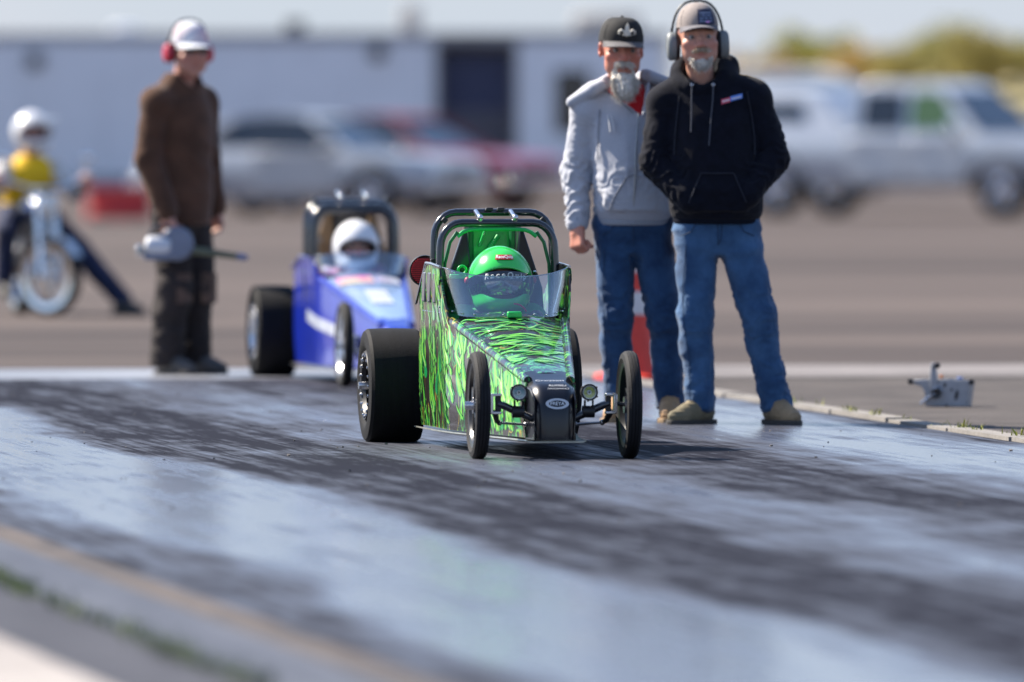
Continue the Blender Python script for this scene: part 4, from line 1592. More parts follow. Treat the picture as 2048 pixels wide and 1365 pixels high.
# ---------------------------------------------------------------- man in the navy hoodie
M_NAVY = mat('navy_fleece', (.0045, .0055, .012), rough=.9, spec=.15, var=.25, vscale=30, bump=.2, bscale=350, sheen=.06)
M_NAVY2 = mat('navy_lining', (.006, .008, .016), rough=.95, spec=.15)
yawA = R(6)
HA = head_frame((-.122, -.06, 1.716), yawA, R(-2), R(-2))
JA = dict(
    neck=(-.105, -.0, 1.50), sh_l=(-.268, .0, 1.43), sh_r=(.125, .0, 1.455),
    el_l=(-.312, -.03, 1.165), el_r=(.214, -.03, 1.19), wr_l=(-.175, -.135, 1.01), wr_r=(.115, -.13, 1.04),
    hip_l=(-.125, .01, .86), hip_r=(.055, .01, .86), kn_l=(-.135, -.02, .47), kn_r=(.145, -.03, .48),
    an_l=(-.108, .02, .09), an_r=(.228, .02, .10), toe_l=(-.62, -.78), toe_r=(.45, -.9),
    torso=[(.86, -.04, .01, .175, .125), (1.0, -.04, -.01, .185, .145), (1.12, -.045, -.01, .19, .15), (1.28, -.055, 0, .198, .145), (1.40, -.065, .005, .19, .125), (1.48, -.075, .01, .13, .09), (1.53, -.09, .01, .07, .065)],
    pelvis=[(.76, -.03, .015, .12, .09), (.82, -.035, .015, .175, .115), (.90, -.04, .012, .188, .125), (1.0, -.04, .01, .18, .125)], hem=.06)
LA = (gp(1450, 850)[0], 50.5, 0)
PA = body('person', JA, HA, yawA, (.52, .27, .20), 'man in navy hoodie, grey cap and earmuffs with hands in hoodie pocket', LA, 0,
          hands=[dict(wrist=(-.16, -.11, 1.01), d=(.9, .02, -.2), pn=(0, 1, -.2), curl=(20, 25, 15), thumb=((.7, .6, .2), (.9, .3, .2), (1, .1, .2))),
                 dict(wrist=(.10, -.11, 1.04), d=(-.9, .02, -.2), pn=(0, 1, -.2), curl=(20, 25, 15), thumb=((.7, .6, .2), (.9, .3, .2), (1, .1, .2)), flip=-1)])
M_STITCH = mat('denim_stitch', (.02, .05, .11), rough=.8)
seam(jeans('jeans', JA, M_DENIM, PA, (.099, .074, .069, .067), seed=3), [[(-.035, .90), (-.033, .80)], [(-.015, .90), (-.018, .83), (-.032, .80)], [(-.20, .84), (-.15, .86), (-.13, .90)], [(.13, .84), (.08, .86), (.06, .90)], [(-.175, .80), (-.19, .6), (-.185, .46), (-.16, .28), (-.155, .1)]], M_STITCH)
shoe('shoe', PA, (-.112, .02), (-.62, -.72), (mat('olive_suede', (.13, .115, .07), rough=.85, var=.3, col2=(.34, .25, .15), vscale=5), M_SOLE, M_LACE))
shoe('shoe', PA, (.228, .01), (.42, -.9), (mat('dark_boot', (.05, .05, .04), rough=.8, col2=(.36, .24, .13), vscale=5), M_SOLE, M_LACE))
F = Field((-.5, -.36, .88), (.42, .3, 1.72), .0075)
F.tower([(.915, -.04, -.005, .19, .135), (.95, -.04, -.01, .205, .155), (1.05, -.042, -.018, .208, .172), (1.15, -.048, -.015, .208, .17), (1.28, -.057, -.003, .212, .16), (1.38, -.066, .003, .212, .145), (1.45, -.068, .008, .195, .128), (1.51, -.07, .012, .15, .105), (1.56, -.085, .01, .105, .088)], .03)
for s, sg in (('l', -1), ('r', 1)):
    sh, el, wr = (np.array(JA[q + s]) for q in ('sh_', 'el_', 'wr_'))
    F.limb((-.10 + sg * .05, .03, 1.535), sh, .06, .070, .06)
    F.ell(sh, (.074, .08, .070), .05)
    F.limb(sh, el, .074, .063, .03)
    F.limb(el, wr + (wr - el) * .10, .062, .053, .018)
# pouch pocket with slanted openings
F.tower([(.95, -.035, -.13, .13, .055), (1.0, -.035, -.14, .145, .055), (1.07, -.035, -.135, .12, .055), (1.12, -.035, -.125, .09, .05)], .015)
# hood lying round the neck
ring = []
for a in range(0, 360, 20):
    c, s_ = math.cos(R(a)), math.sin(R(a))
    ring.append((-.105 + .098 * c, .0 + .085 * s_ - .01, 1.542 + .045 * s_ + (.015 if s_ > 0 else 0)))
for i in range(len(ring)):
    up = .027 + .016 * max(0, math.sin(R(i * 20)))
    F.limb(ring[i], ring[(i + 1) % len(ring)], up, up, .02)
F.ell((-.06, .10, 1.575), (.125, .07, .08), .04)
F.limb((.015, .05, 1.60), (-.005, -.05, 1.55), .045, .028, .03)
F.limb((-.19, .04, 1.58), (-.19, -.04, 1.53), .034, .026, .03)
F.limb((-.107, -.02, 1.60), (-.112, -.15, 1.525), .055, .03, .02, op='cut')
F.limb((-.11, -.03, 1.55), (-.12, -.05, 1.75), .075, .085, .02, op='cut')


def dispA(V, N):
    V = fold(V, N, .006, (6, 6, 8), 11)
    V = arm_folds(V, N, (-.28, 0, 1.40), (-.318, -.03, 1.17), .012, 13, 5, .13)
    V = arm_folds(V, N, (-.318, -.03, 1.20), (-.175, -.14, 1.0), .030, 15, 6, .13)
    V = arm_folds(V, N, (.14, 0, 1.40), (.222, -.03, 1.19), .012, 13, 7, .13)
    V = arm_folds(V, N, (.222, -.03, 1.21), (.115, -.13, 1.03), .026, 14, 8, .13)
    V = arm_folds(V, N, (-.04, -.1, 1.12), (-.04, -.1, .93), .010, 12, 9, .3)
    # drape lines falling from the shoulders to the pouch
    q = ridged(V * np.array([9, 5, 2.2]), 21)
    w = np.clip((1.42 - V[:, 2]) / .1, 0, 1) * np.clip((V[:, 2] - 1.05) / .1, 0, 1) * (V[:, 1] < 0)
    return V + N * (.007 * q * w)[:, None]


HOODA = garment(F, 'hoodie', M_NAVY, PA, dispA)
seam(HOODA, [[(-.11, 1.118), (.035, 1.118)], [(-.11, 1.118), (-.135, 1.06), (-.165, .985)], [(.035, 1.118), (.06, 1.06), (.09, .99)], [(-.205, 1.46), (-.215, 1.38), (-.225, 1.28), (-.228, 1.2)], [(.095, 1.48), (.115, 1.38), (.128, 1.28), (.13, 1.2)]], mat('navy_stitch', (.012, .015, .028), rough=.8), r=.003)
# ribbed hem
F = Field((-.3, -.2, .87), (.2, .2, .96), .006)
F.tower([(.893, -.04, -.002, .186, .132), (.905, -.04, -.002, .19, .137), (.93, -.04, -.002, .191, .138), (.944, -.04, -.002, .188, .134)], .01)
garment(F, 'hem_band', M_NAVY2, HOODA, lambda V, N: V + N * (.0015 * np.sin(np.arctan2(V[:, 1], V[:, 0] + .04) * 90))[:, None], 1)
for x0, x1, z1 in ((-.150, -.155, 1.30), (-.055, -.075, 1.24)):
    st_ = MB().tube([(x0, -.128, 1.51), (x0 - .002, -.142, 1.45), ((x0 + x1) / 2, -.158, 1.37), (x1, -.172, z1)], .0035, 6).build('drawstring', mat('drawstring_grey', (.06, .065, .085), rough=.8), HOODA)
    MB().tube([(x0 + .006 * math.cos(R(a)), -.131, 1.51 + .006 * math.sin(R(a))) for a in range(0, 360, 45)], .0022, 6, loop=True).build('eyelet', M_ALU, st_)
# two-tone chest badge, pink half and blue half
for x0, x1, z0, m_, nm in ((-.020, .020, 1.434, mat('badge_red', (.62, .10, .16), rough=.7), 'chest_badge'), (.020, .073, 1.447, mat('badge_blue', (.12, .26, .72), rough=.7), 'chest_badge')):
    b_ = MB().sheet([[(x0 + (x1 - x0) * i / 4, -.152 + .35 * max(0, (x0 + (x1 - x0) * i / 4) - .03) ** 1.4 - .012, z0 + (x1 - x0) * .25 * i / 4 + dz) for dz in (-.011, .011)] for i in range(5)], .004).build(nm, m_, HOODA)
    MB().box(((x0 + x1) / 2, -.1665, z0 + .005), ((x1 - x0) * .8, .003, .006), ry=-R(14)).build('badge_stitching', mat('badge_pale', (.7, .68, .74), rough=.7), b_)
eb_ = cap(PA, HA, mat('heather_grey_cap', (.27, .23, .215), rough=.85, var=.12, vscale=90), mat('grey_brim', (.12, .115, .13), rough=.85, var=.15, vscale=60), rx=.081, top=.150, base=.046, brim_len=.062, drop=.022)
# dark patch with faint print on the cap front
rows = []
for i in range(9):
    a = R(-96 + 52 * i / 8)
    rows.append([tuple(HA @ Vector((.0825 * math.cos(a) * c, .012 + .1135 * math.sin(a) * c, .046 + .104 * z))) for c, z in [(math.cos(q) ** .8, math.sin(q)) for q in (.06, .2, .34, .48, .62, .76)]])
pt_ = MB().sheet(rows, .003).build('cap_patch', mat('patch_navy', (.03, .035, .075), rough=.8, var=.2), eb_, smooth=60)
pr = MB()
rnd = random.Random(3)
for zi in range(4):
    for ai in range(7):
        a = R(-88 + 5.2 * ai + rnd.uniform(-1, 1))
        q = .2 + .12 * zi
        c = math.cos(q) ** .8
        p = HA @ Vector((.0855 * math.cos(a) * c, .012 + .1165 * math.sin(a) * c, .046 + .104 * math.sin(q)))
        pr.box(tuple(p), (.005, .003, rnd.choice((.004, .006, .008))), rz=a + math.pi / 2)
pr.build('patch_print', mat('print_blue', (.22, .30, .48), rough=.7), pt_, kind='stuff')
p = HA @ Vector((.0855 * math.cos(R(-70)), .012 + .117 * math.sin(R(-70)), .063))
MB().ball(tuple(p), (.010, .004, .006), 10, 6).build('patch_emblem', mat('print_pink', (.55, .28, .6), rough=.7), pt_)


def earmuffs(parent, M, m_cup, m_in, top=.165, w=.098, z=-.012, band=True, rr=1.0):
    H = lambda *p: tuple(M @ Vector(p))
    bd = MB().tube([H((.097 + (w - .097) * max(0, math.cos(R(a)) ** 2 * 2 - 1)) * (1 if math.cos(R(a)) > 0 else -1) * abs(math.cos(R(a))) ** .75, .015, z + .03 + (top - z - .03) * math.sin(R(a)) ** .95) for a in range(0, 181, 12)], .0055, 8)
    o = bd.build('earmuffs', m_in, parent)
    for s in (-1, 1):
        mb = MB()
        rings = []
        for dx, f in ((.022, .45), (.020, .8), (.012, .98), (.0, 1.0), (-.012, .97)):
            rings.append([H(s * (w + dx), .012 + .034 * rr * f * math.cos(t), z + .048 * rr * f * math.sin(t)) for t in [2 * math.pi * j / 24 for j in range(24)]])
        mb.loft(rings)
        mb.build('ear_cup', m_cup, o, smooth=50)
        mb = MB()
        rings = []
        for dx, f in ((-.012, .97), (-.018, .95), (-.026, .85), (-.028, .6)):
            rings.append([H(s * (w + dx), .012 + .036 * rr * f * math.cos(t), z + .050 * rr * f * math.sin(t)) for t in [2 * math.pi * j / 24 for j in range(24)]])
        mb.loft(rings)
        mb.build('ear_cushion', m_in, o, smooth=50)
        MB().tube([H(s * (w + .004), .03, z + .03), H(s * (w - .0), .02, z + .075), H(s * (w - .01), .015, z + .10)], .004, 6).build('band_arm', m_in, o)
    return o


earmuffs(PA, HA, mat('muff_grey', (.17, .185, .19), rough=.5, var=.1), mat('muff_black', (.012, .013, .016), rough=.5), top=.158, w=.098, z=-.03, rr=1.25)
# short pale goatee with moustache
M_BEARD = mat('pale_beard', (.40, .34, .28), rough=.8, col2=(.66, .62, .57), vscale=60, stretch=(3, 3, .6))
M_STACHE = mat('sandy_moustache', (.36, .26, .17), rough=.8, col2=(.55, .46, .36), vscale=60)
H = lambda *p: tuple(HA @ Vector(p))
F = Field(np.array(H(0, -.07, -.09)) - .11, np.array(H(0, -.07, -.09)) + .11, .0032)
for s in (-1, 1):
    F.limb(H(0, -.096, -.05), H(s * .028, -.084, -.058), .0075, .006, .008)
    F.limb(H(s * .028, -.084, -.058), H(s * .038, -.069, -.088), .006, .009, .01)
    F.limb(H(s * .038, -.069, -.088), H(s * .024, -.077, -.112), .011, .014, .012)
F.limb(H(-.022, -.076, -.110), H(.022, -.076, -.110), .0135, .0135, .012)
F.ell(H(0, -.082, -.120), (.03, .018, .014), .012)
F.ell(H(0, -.092, -.103), (.024, .010, .014), .01)
garment(F, 'goatee', M_BEARD, PA, lambda V, N: V + N * (.003 * ridged(V * np.array([220, 220, 50]), 3))[:, None], 1)
rt = [(H(s * x, -.095, z), (s * x * 4, -.5, -1), 1) for s in (-1, 1) for x, z in ((.01, -.118), (.02, -.118), (.028, -.11), (.034, -.095), (.01, -.126), (0, -.12))]
strands('beard_hair', M_BEARD, PA, rt, 620, .020, .25, .35, r=.0009, seed=2)
strands('moustache_hair', M_STACHE, PA, [(H(s * x, -.106, -.047 - x * .25), (s * .8, -.4, -.7), 1) for s in (-1, 1) for x in (.003, .01, .018, .025)], 160, .016, .1, .25, r=.001, seed=4)
MB().tube([H(.074 * math.cos(R(a)), .015 + .094 * math.sin(R(a)), .036) for a in range(0, 181, 15)], .011, 8).build('hair', mat('grey_hair', (.22, .19, .16), rough=.8, var=.3), PA)

# ---------------------------------------------------------------- man in the grey hoodie
M_HGREY = mat('heather_grey_fleece', (.42, .435, .49), rough=.92, spec=.2, var=.08, vscale=150, bump=.15, bscale=350, sheen=.25)
M_HGREY2 = mat('grey_lining', (.30, .32, .37), rough=.95, sheen=.2)
yawB = R(9)
HB = head_frame((-.074, -.075, 1.668), yawB, R(4), R(2))
JB = dict(
    neck=(-.06, .0, 1.48), sh_l=(-.222, .01, 1.395), sh_r=(.135, .02, 1.42),
    el_l=(-.272, .03, 1.115), el_r=(.225, .03, 1.12), wr_l=(-.268, -.055, .895), wr_r=(.235, -.05, .90),
    hip_l=(-.105, .01, .86), hip_r=(.06, .01, .86), kn_l=(-.098, -.025, .47), kn_r=(.118, -.02, .47),
    an_l=(-.088, .02, .085), an_r=(.148, .02, .085), toe_l=(-.25, -.97), toe_r=(.2, -.98),
    torso=[(.86, -.02, .01, .155, .12), (1.0, -.015, -.01, .165, .135), (1.12, -.01, -.01, .17, .14), (1.26, -.02, 0, .175, .135), (1.36, -.03, .005, .17, .115), (1.44, -.045, .008, .12, .085), (1.49, -.055, .008, .065, .06)],
    pelvis=[(.76, -.02, .015, .11, .085), (.82, -.022, .015, .16, .11), (.90, -.022, .012, .172, .12), (.99, -.02, .01, .165, .12)], hem=.06)
LB = (gp(1275, 845.5)[0], 50.9, 0)
PB = body('person', JB, HB, yawB, (.56, .24, .17), 'man with long white beard in light grey zip hoodie over red shirt', LB, 0,
          hands=[dict(wrist=(-.266, -.062, .885), d=(-.02, -.18, -.98), pn=(.75, .5, -.1), curl=(62, 85, 60), thumb=((.75, .1, .75), (.6, -.3, .7), (.4, -.5, .6)), size=1.12),
                 dict(wrist=(.235, -.055, .89), d=(0, -.1, -1), pn=(-1, .1, 0), curl=(35, 45, 30), thumb=((.7, .6, .3), (.9, .2, .3), (.9, .1, .3)), flip=-1)])
seam(jeans('jeans', JB, M_DENIM2, PB, (.093, .071, .066, .064), seed=8), [[(-.02, .90), (-.02, .79)], [(-.165, .84), (-.12, .86), (-.10, .90)], [(-.15, .78), (-.155, .6), (-.15, .46), (-.14, .28), (-.135, .1)]], M_STITCH)
shoe('shoe', PB, (-.09, .01), (-.2, -.97), (M_TAN, mat('tan_sole', (.30, .20, .11), rough=.8), M_LACE))
shoe('shoe', PB, (.148, .0), (-.1, -.98), (M_TAN, mat('tan_sole', (.30, .20, .11), rough=.8), M_LACE))
# red shirt under the hoodie
F = Field((-.3, -.25, 1.1), (.25, .2, 1.52), .007)
F.tower([(1.12, -.012, -.005, .15, .125), (1.26, -.02, .0, .155, .122), (1.36, -.03, .0, .15, .108), (1.43, -.04, .0, .12, .098), (1.49, -.055, .0, .092, .088), (1.53, -.06, 0, .08, .08)], .03)
garment(F, 'shirt', mat('red_jersey', (.60, .012, .018), rough=.8, var=.1, bump=.1, bscale=300), PB, lambda V, N: fold(V, N, .004, (12, 12, 10), 4))
F = Field((-.46, -.32, .86), (.42, .3, 1.62), .0075)
F.tower([(.905, -.02, -.0, .165, .125), (.95, -.018, -.008, .178, .148), (1.05, -.012, -.014, .182, .160), (1.15, -.012, -.012, .184, .160), (1.26, -.02, -.002, .188, .152), (1.34, -.03, .003, .188, .136), (1.40, -.038, .006, .165, .115), (1.46, -.05, .01, .115, .095)], .03)
for s in 'lr':
    sh, el, wr = (np.array(JB[q + s]) for q in ('sh_', 'el_', 'wr_'))
    F.limb((-.055 + (-.04 if s == 'l' else .04), .02, 1.50), sh, .05, .064, .06)
    F.ell(sh, (.07, .078, .066), .05)
    F.limb(sh, el, .071, .062, .028)
    F.limb(el, wr + (wr - el) * .0, .062, .049, .028)
F.tower([(.95, -.02, -.12, .12, .05), (1.02, -.02, -.128, .13, .05), (1.10, -.02, -.115, .09, .05)], .015)
# hood spread over the shoulders like a cape collar
for y in (-.07, -.03, .01, .05, .09):
    F.limb((-.105, y * .8 - .01, 1.545), (-.20, y, 1.50 - abs(y) * .2), .024, .024, .025)
    F.limb((-.20, y, 1.50 - abs(y) * .2), (-.300, y * .8 + .01, 1.445 - abs(y) * .2), .024, .017, .02)
    F.limb((.035, y * .8, 1.555), (.15, y, 1.52), .022, .020, .025)
F.ell((-.04, .105, 1.49), (.15, .07, .075), .04)
F.limb((.03, -.08, 1.51), (.022, -.15, 1.385), .022, .014, .02)


# open neck showing the shirt: a V running down to the zip
def vcut(X, Y, Z):
    x0, z0 = .016, 1.36
    n1 = (-.70, -.71)                        # left edge leans out to the shoulder
    a = (X - x0) * n1[0] + (Z - z0) * n1[1]
    b = (X - x0) * .985 - (Z - z0) * .17
    return np.maximum(np.maximum(a, b), Y + .06).astype(np.float32)


F.put(vcut, (-.25, -.32, 1.36), (.15, -.06, 1.62), .006, op='cut')
F.limb((-.062, -.02, 1.55), (-.075, -.05, 1.66), .066, .09, .02, op='cut')


def dispB(V, N):
    V = fold(V, N, .006, (6, 6, 7), 31)
    V = arm_folds(V, N, (-.225, .01, 1.36), (-.272, .03, 1.13), .011, 12, 15, .13)
    V = arm_folds(V, N, (-.272, .03, 1.16), (-.268, -.05, .90), .030, 17, 16, .12)
    V = arm_folds(V, N, (.0, -.1, 1.14), (.0, -.1, .94), .011, 12, 19, .3)
    q = ridged(V * np.array([8, 5, 2.5]), 41)
    w = np.clip((1.36 - V[:, 2]) / .1, 0, 1) * np.clip((V[:, 2] - 1.0) / .1, 0, 1)
    return V + N * (.008 * q * w)[:, None]


HOODB = garment(F, 'hoodie', M_HGREY, PB, dispB)
F = Field((-.3, -.2, .85), (.25, .2, .95), .006)
F.tower([(.882, -.02, .0, .166, .126), (.895, -.02, .0, .17, .13), (.925, -.02, .0, .171, .131), (.935, -.02, .0, .168, .128)], .01)
garment(F, 'hem_band', M_HGREY2, HOODB, lambda V, N: V + N * (.0015 * np.sin(np.arctan2(V[:, 1], V[:, 0] + .02) * 90))[:, None], 1)
F = Field((-.36, -.16, .84), (-.18, .06, .97), .005)
F.limb((-.268, -.042, .935), (-.2675, -.058, .893), .043, .041, .01)
garment(F, 'cuff', M_HGREY2, HOODB, lambda V, N: V + N * (.0015 * np.sin(np.arctan2(V[:, 1] + .05, V[:, 0] + .268) * 40))[:, None], 1)
MB().tube([(.003, -.15, 1.385), (-.004, -.168, 1.3), (-.010, -.182, 1.2), (-.012, -.196, 1.1), (-.02, -.17, .96)], .004, 6).build('zip', mat('zip_grey', (.3, .31, .33), rough=.4, metal=.5), HOODB)
for x in (-.135, -.118):
    MB().tube([(x, -.128, 1.375), (x + .008, -.146, 1.335), (x + .012, -.158, 1.30)], .0035, 6).build('drawstring', mat('drawstring_pale', (.6, .6, .62), rough=.8), HOODB)
seam(HOODB, [[(-.13, .95), (-.10, 1.02), (-.05, 1.10), (-.015, 1.11)], [(-.17, 1.40), (-.178, 1.3), (-.18, 1.18)], [(-.15, 1.49), (-.10, 1.45), (-.02, 1.385)]], mat('grey_stitch', (.24, .25, .29), rough=.8), r=.003)
M_BLKCAP = mat('black_cap_cloth', (.012, .012, .013), rough=.85, var=.2, vscale=60)
cb = cap(PB, HB, M_BLKCAP, mat('charcoal_brim', (.10, .095, .10), rough=.8, var=.15, vscale=60), rx=.087, ry=.112, top=.138, base=.034, brim_len=.07, flat=True, drop=.014)
# pale three-petalled emblem on the cap front
on_cap = lambda x, z: tuple(HB @ Vector((x, .012 - .118 * math.sqrt(max(0, 1 - (x / .087) ** 2)) * (1 - .9 * max(0, z - .075) ** 1.3) - .003, z)))
em = MB()
M_EMB = mat('emblem_thread', (.66, .63, .55), rough=.7)
def petal(path, ws):
    em.loft([[on_cap(x - w, z) , tuple(Vector(on_cap(x, z)) + Vector((0, -.004, 0))), on_cap(x + w, z), tuple(Vector(on_cap(x, z)) + Vector((0, .006, 0)))] for (x, z), w in zip(path, ws)])
petal([(.004, .118), (.004, .105), (.004, .09), (.004, .075), (.004, .062)], [.001, .007, .0095, .007, .003])
for s in (-1, 1):
    em.tube([on_cap(.004 + s * .006, .066), on_cap(.004 + s * .012, .082), on_cap(.004 + s * .022, .089), on_cap(.004 + s * .031, .083), on_cap(.004 + s * .032, .074), on_cap(.004 + s * .026, .070)], [.004, .005, .006, .0055, .004, .002], 6)
em.tube([on_cap(-.014, .068), on_cap(.004, .067), on_cap(.022, .068)], .0032, 6)
em.build('cap_emblem', M_EMB, cb)
H = lambda *p: tuple(HB @ Vector(p))
M_WBEARD = mat('white_beard', (.48, .43, .36), rough=.8, col2=(.80, .76, .70), vscale=50, stretch=(3, 3, .5))
F = Field(np.array(H(0, -.08, -.13)) - np.array([.12, .12, .18]), np.array(H(0, -.08, -.13)) + np.array([.12, .12, .13]), .0035)
for s in (-1, 1):
    F.limb(H(0, -.098, -.050), H(s * .026, -.088, -.058), .0075, .007, .008)
    F.limb(H(s * .026, -.088, -.058), H(s * .034, -.076, -.10), .006, .008, .01)
    F.limb(H(s * .034, -.076, -.10), H(s * .024, -.088, -.13), .010, .020, .015)
F.limb(H(-.018, -.085, -.118), H(.018, -.085, -.118), .018, .018, .015)
F.limb(H(0, -.092, -.128), H(.008, -.104, -.162), .034, .037, .02)
F.limb(H(.008, -.104, -.162), H(.014, -.108, -.185), .033, .018, .02)
garment(F, 'beard', M_WBEARD, PB, lambda V, N: V + N * (.006 * ridged(V * np.array([120, 120, 16]), 3) + .003 * ridged(V * np.array([300, 300, 40]), 5))[:, None], 1)
rt = []
for i in range(26):
    z = -.112 - .075 * i / 25
    w = .040 - .022 * max(0, (i - 8) / 17)
    for q in (-1, -.5, 0, .5, 1):
        rt.append((H(q * w + .004, -.106 - .012 * (1 - q * q), z), (q * .35, -.15, -1), 1))
strands('beard_hair', M_WBEARD, PB, rt, 1300, .040, .05, .22, r=.0010, seed=6)
strands('moustache_hair', M_WBEARD, PB, [(H(s * x, -.110, -.046 - x * .3), (s * .7, -.3, -.9), 1) for s in (-1, 1) for x in (.003, .01, .018, .026)], 220, .026, .1, .22, r=.0011, seed=7)
MB().tube([H(.075 * math.cos(R(a)), .015 + .096 * math.sin(R(a)), .026) for a in range(0, 181, 15)], .011, 8).build('hair', mat('grey_hair', (.22, .19, .16), rough=.8, var=.3), PB)

# ---------------------------------------------------------------- drivers
def helmet(parent, c, m_shell, m_strip, m_visor, hero, yaw=0.0):
    """Full-face helmet with an eye opening, chin bar, visor and trim."""
    rx, ry, rz_ = .136, .158, .147
    c = Vector(c)
    Rz = Matrix.Rotation(yaw, 3, 'Z')

    def P(az, el, off=0.0):
        a, e = R(az), R(el)
        return tuple(c + Rz @ Vector(((rx + off) * math.sin(a) * math.cos(e), -(ry + off) * math.cos(a) * math.cos(e), (rz_ + off) * math.sin(e))))
    F = Field(tuple(c - Vector((.2, .22, .2))), tuple(c + Vector((.2, .22, .2))), .005)
    F.ell(tuple(c), (rx, ry, rz_), .01)
    F.ell(tuple(c + Rz @ Vector((0, -.045, -.085))), (.112, .125, .062), .03, rz=yaw)
    F.ell(tuple(c + Vector((0, .02, -.02))), (rx - .022, ry - .03, rz_ - .025), .004, op='cut')
    F.put(lambda X, Y, Z: Z - (c.z - .138) + 0 * X + 0 * Y, tuple(c - Vector((.2, .2, .2))), tuple(c + Vector((.2, .2, -.13))), .006, op='cut')
    # the eye opening
    dv = Rz @ Vector((0, -1, 0))
    F.put(lambda X, Y, Z: np.maximum(np.sqrt(((X - c.x) / .105) ** 2 + ((Z - c.z + .008) / (.062 if hero else .052)) ** 2).astype(np.float32) * .06 - .06, Y - c.y + .03), tuple(c - Vector((.16, .22, .09))), tuple(c + Vector((.16, .0, .09))), .006, op='cut')
    V, Q = F.surf()
    V = relax(V, Q, 2)
    o = link('helmet', np_mesh('helmet', V, Q), m_shell, parent)
    top = lambda az: 17 - 15 * (az / 80) ** 2
    if hero:
        # dark strip across the top of the visor
        MB().sheet([[P(az, top(az) - 15 * j / 4 - 0 * az, .004) for j in range(5)] for az in range(-78, 79, 6)], .003).build('visor_strip', m_strip, o, smooth=60)
        MB().sheet([[P(az, top(az) - 15 - (top(az) + 6) * j / 6, .003) for j in range(7)] for az in range(-74, 75, 4)], .003).build('visor', m_visor, o, smooth=60)
        for az in (-82, 82):
            p = Vector(P(az, 1, .004))
            MB().ball(tuple(p), (.012, .016, .016), 12, 8).build('visor_pivot', mat('pivot_red', (.5, .02, .03), rough=.4), o)
        # badge on the brow and letters along the strip
        bad = MB().sheet([[P(az, 37 + e, .0035) for e in (0, 3.3, 6.6, 9.9)] for az in range(-19, 22, 4)], .002).build('brow_badge', mat('badge_red_gloss', (.55, .01, .015), rough=.3, coat=.5), o)
        wrap = lambda e0, off: (lambda v: Vector(P(math.degrees(v.x / (rx * math.cos(R(e0)))) * .93, e0 + math.degrees(v.y / rz_), off + v.z)))
        link('badge_lettering', map_mesh(text_mesh('RaceQuip', .026, bold=.0006), lambda v: wrap(42, .0062)(Vector((v.x * .72 + .003, v.y * .9, v.z)))), M_WHITE, bad)
        tx = text_mesh('RaceQuip', .030, shear=.15, space=1.55, outline=.0011)
        link('visor_lettering', map_mesh(tx, lambda v: Vector(P(v.x / .165 * 70 + 2, top(v.x / .165 * 70) - 7.0 + math.degrees(v.y / rz_), .0072 + v.z * .3))), M_WHITE, o)
    else:
        MB().tube([P(70 * math.cos(R(t)) * .62, -3 + 15 * math.sin(R(t)), .001) for t in range(0, 360, 15)], .006, 8, loop=True).build('eye_trim', M_BLACK, o)
    return o


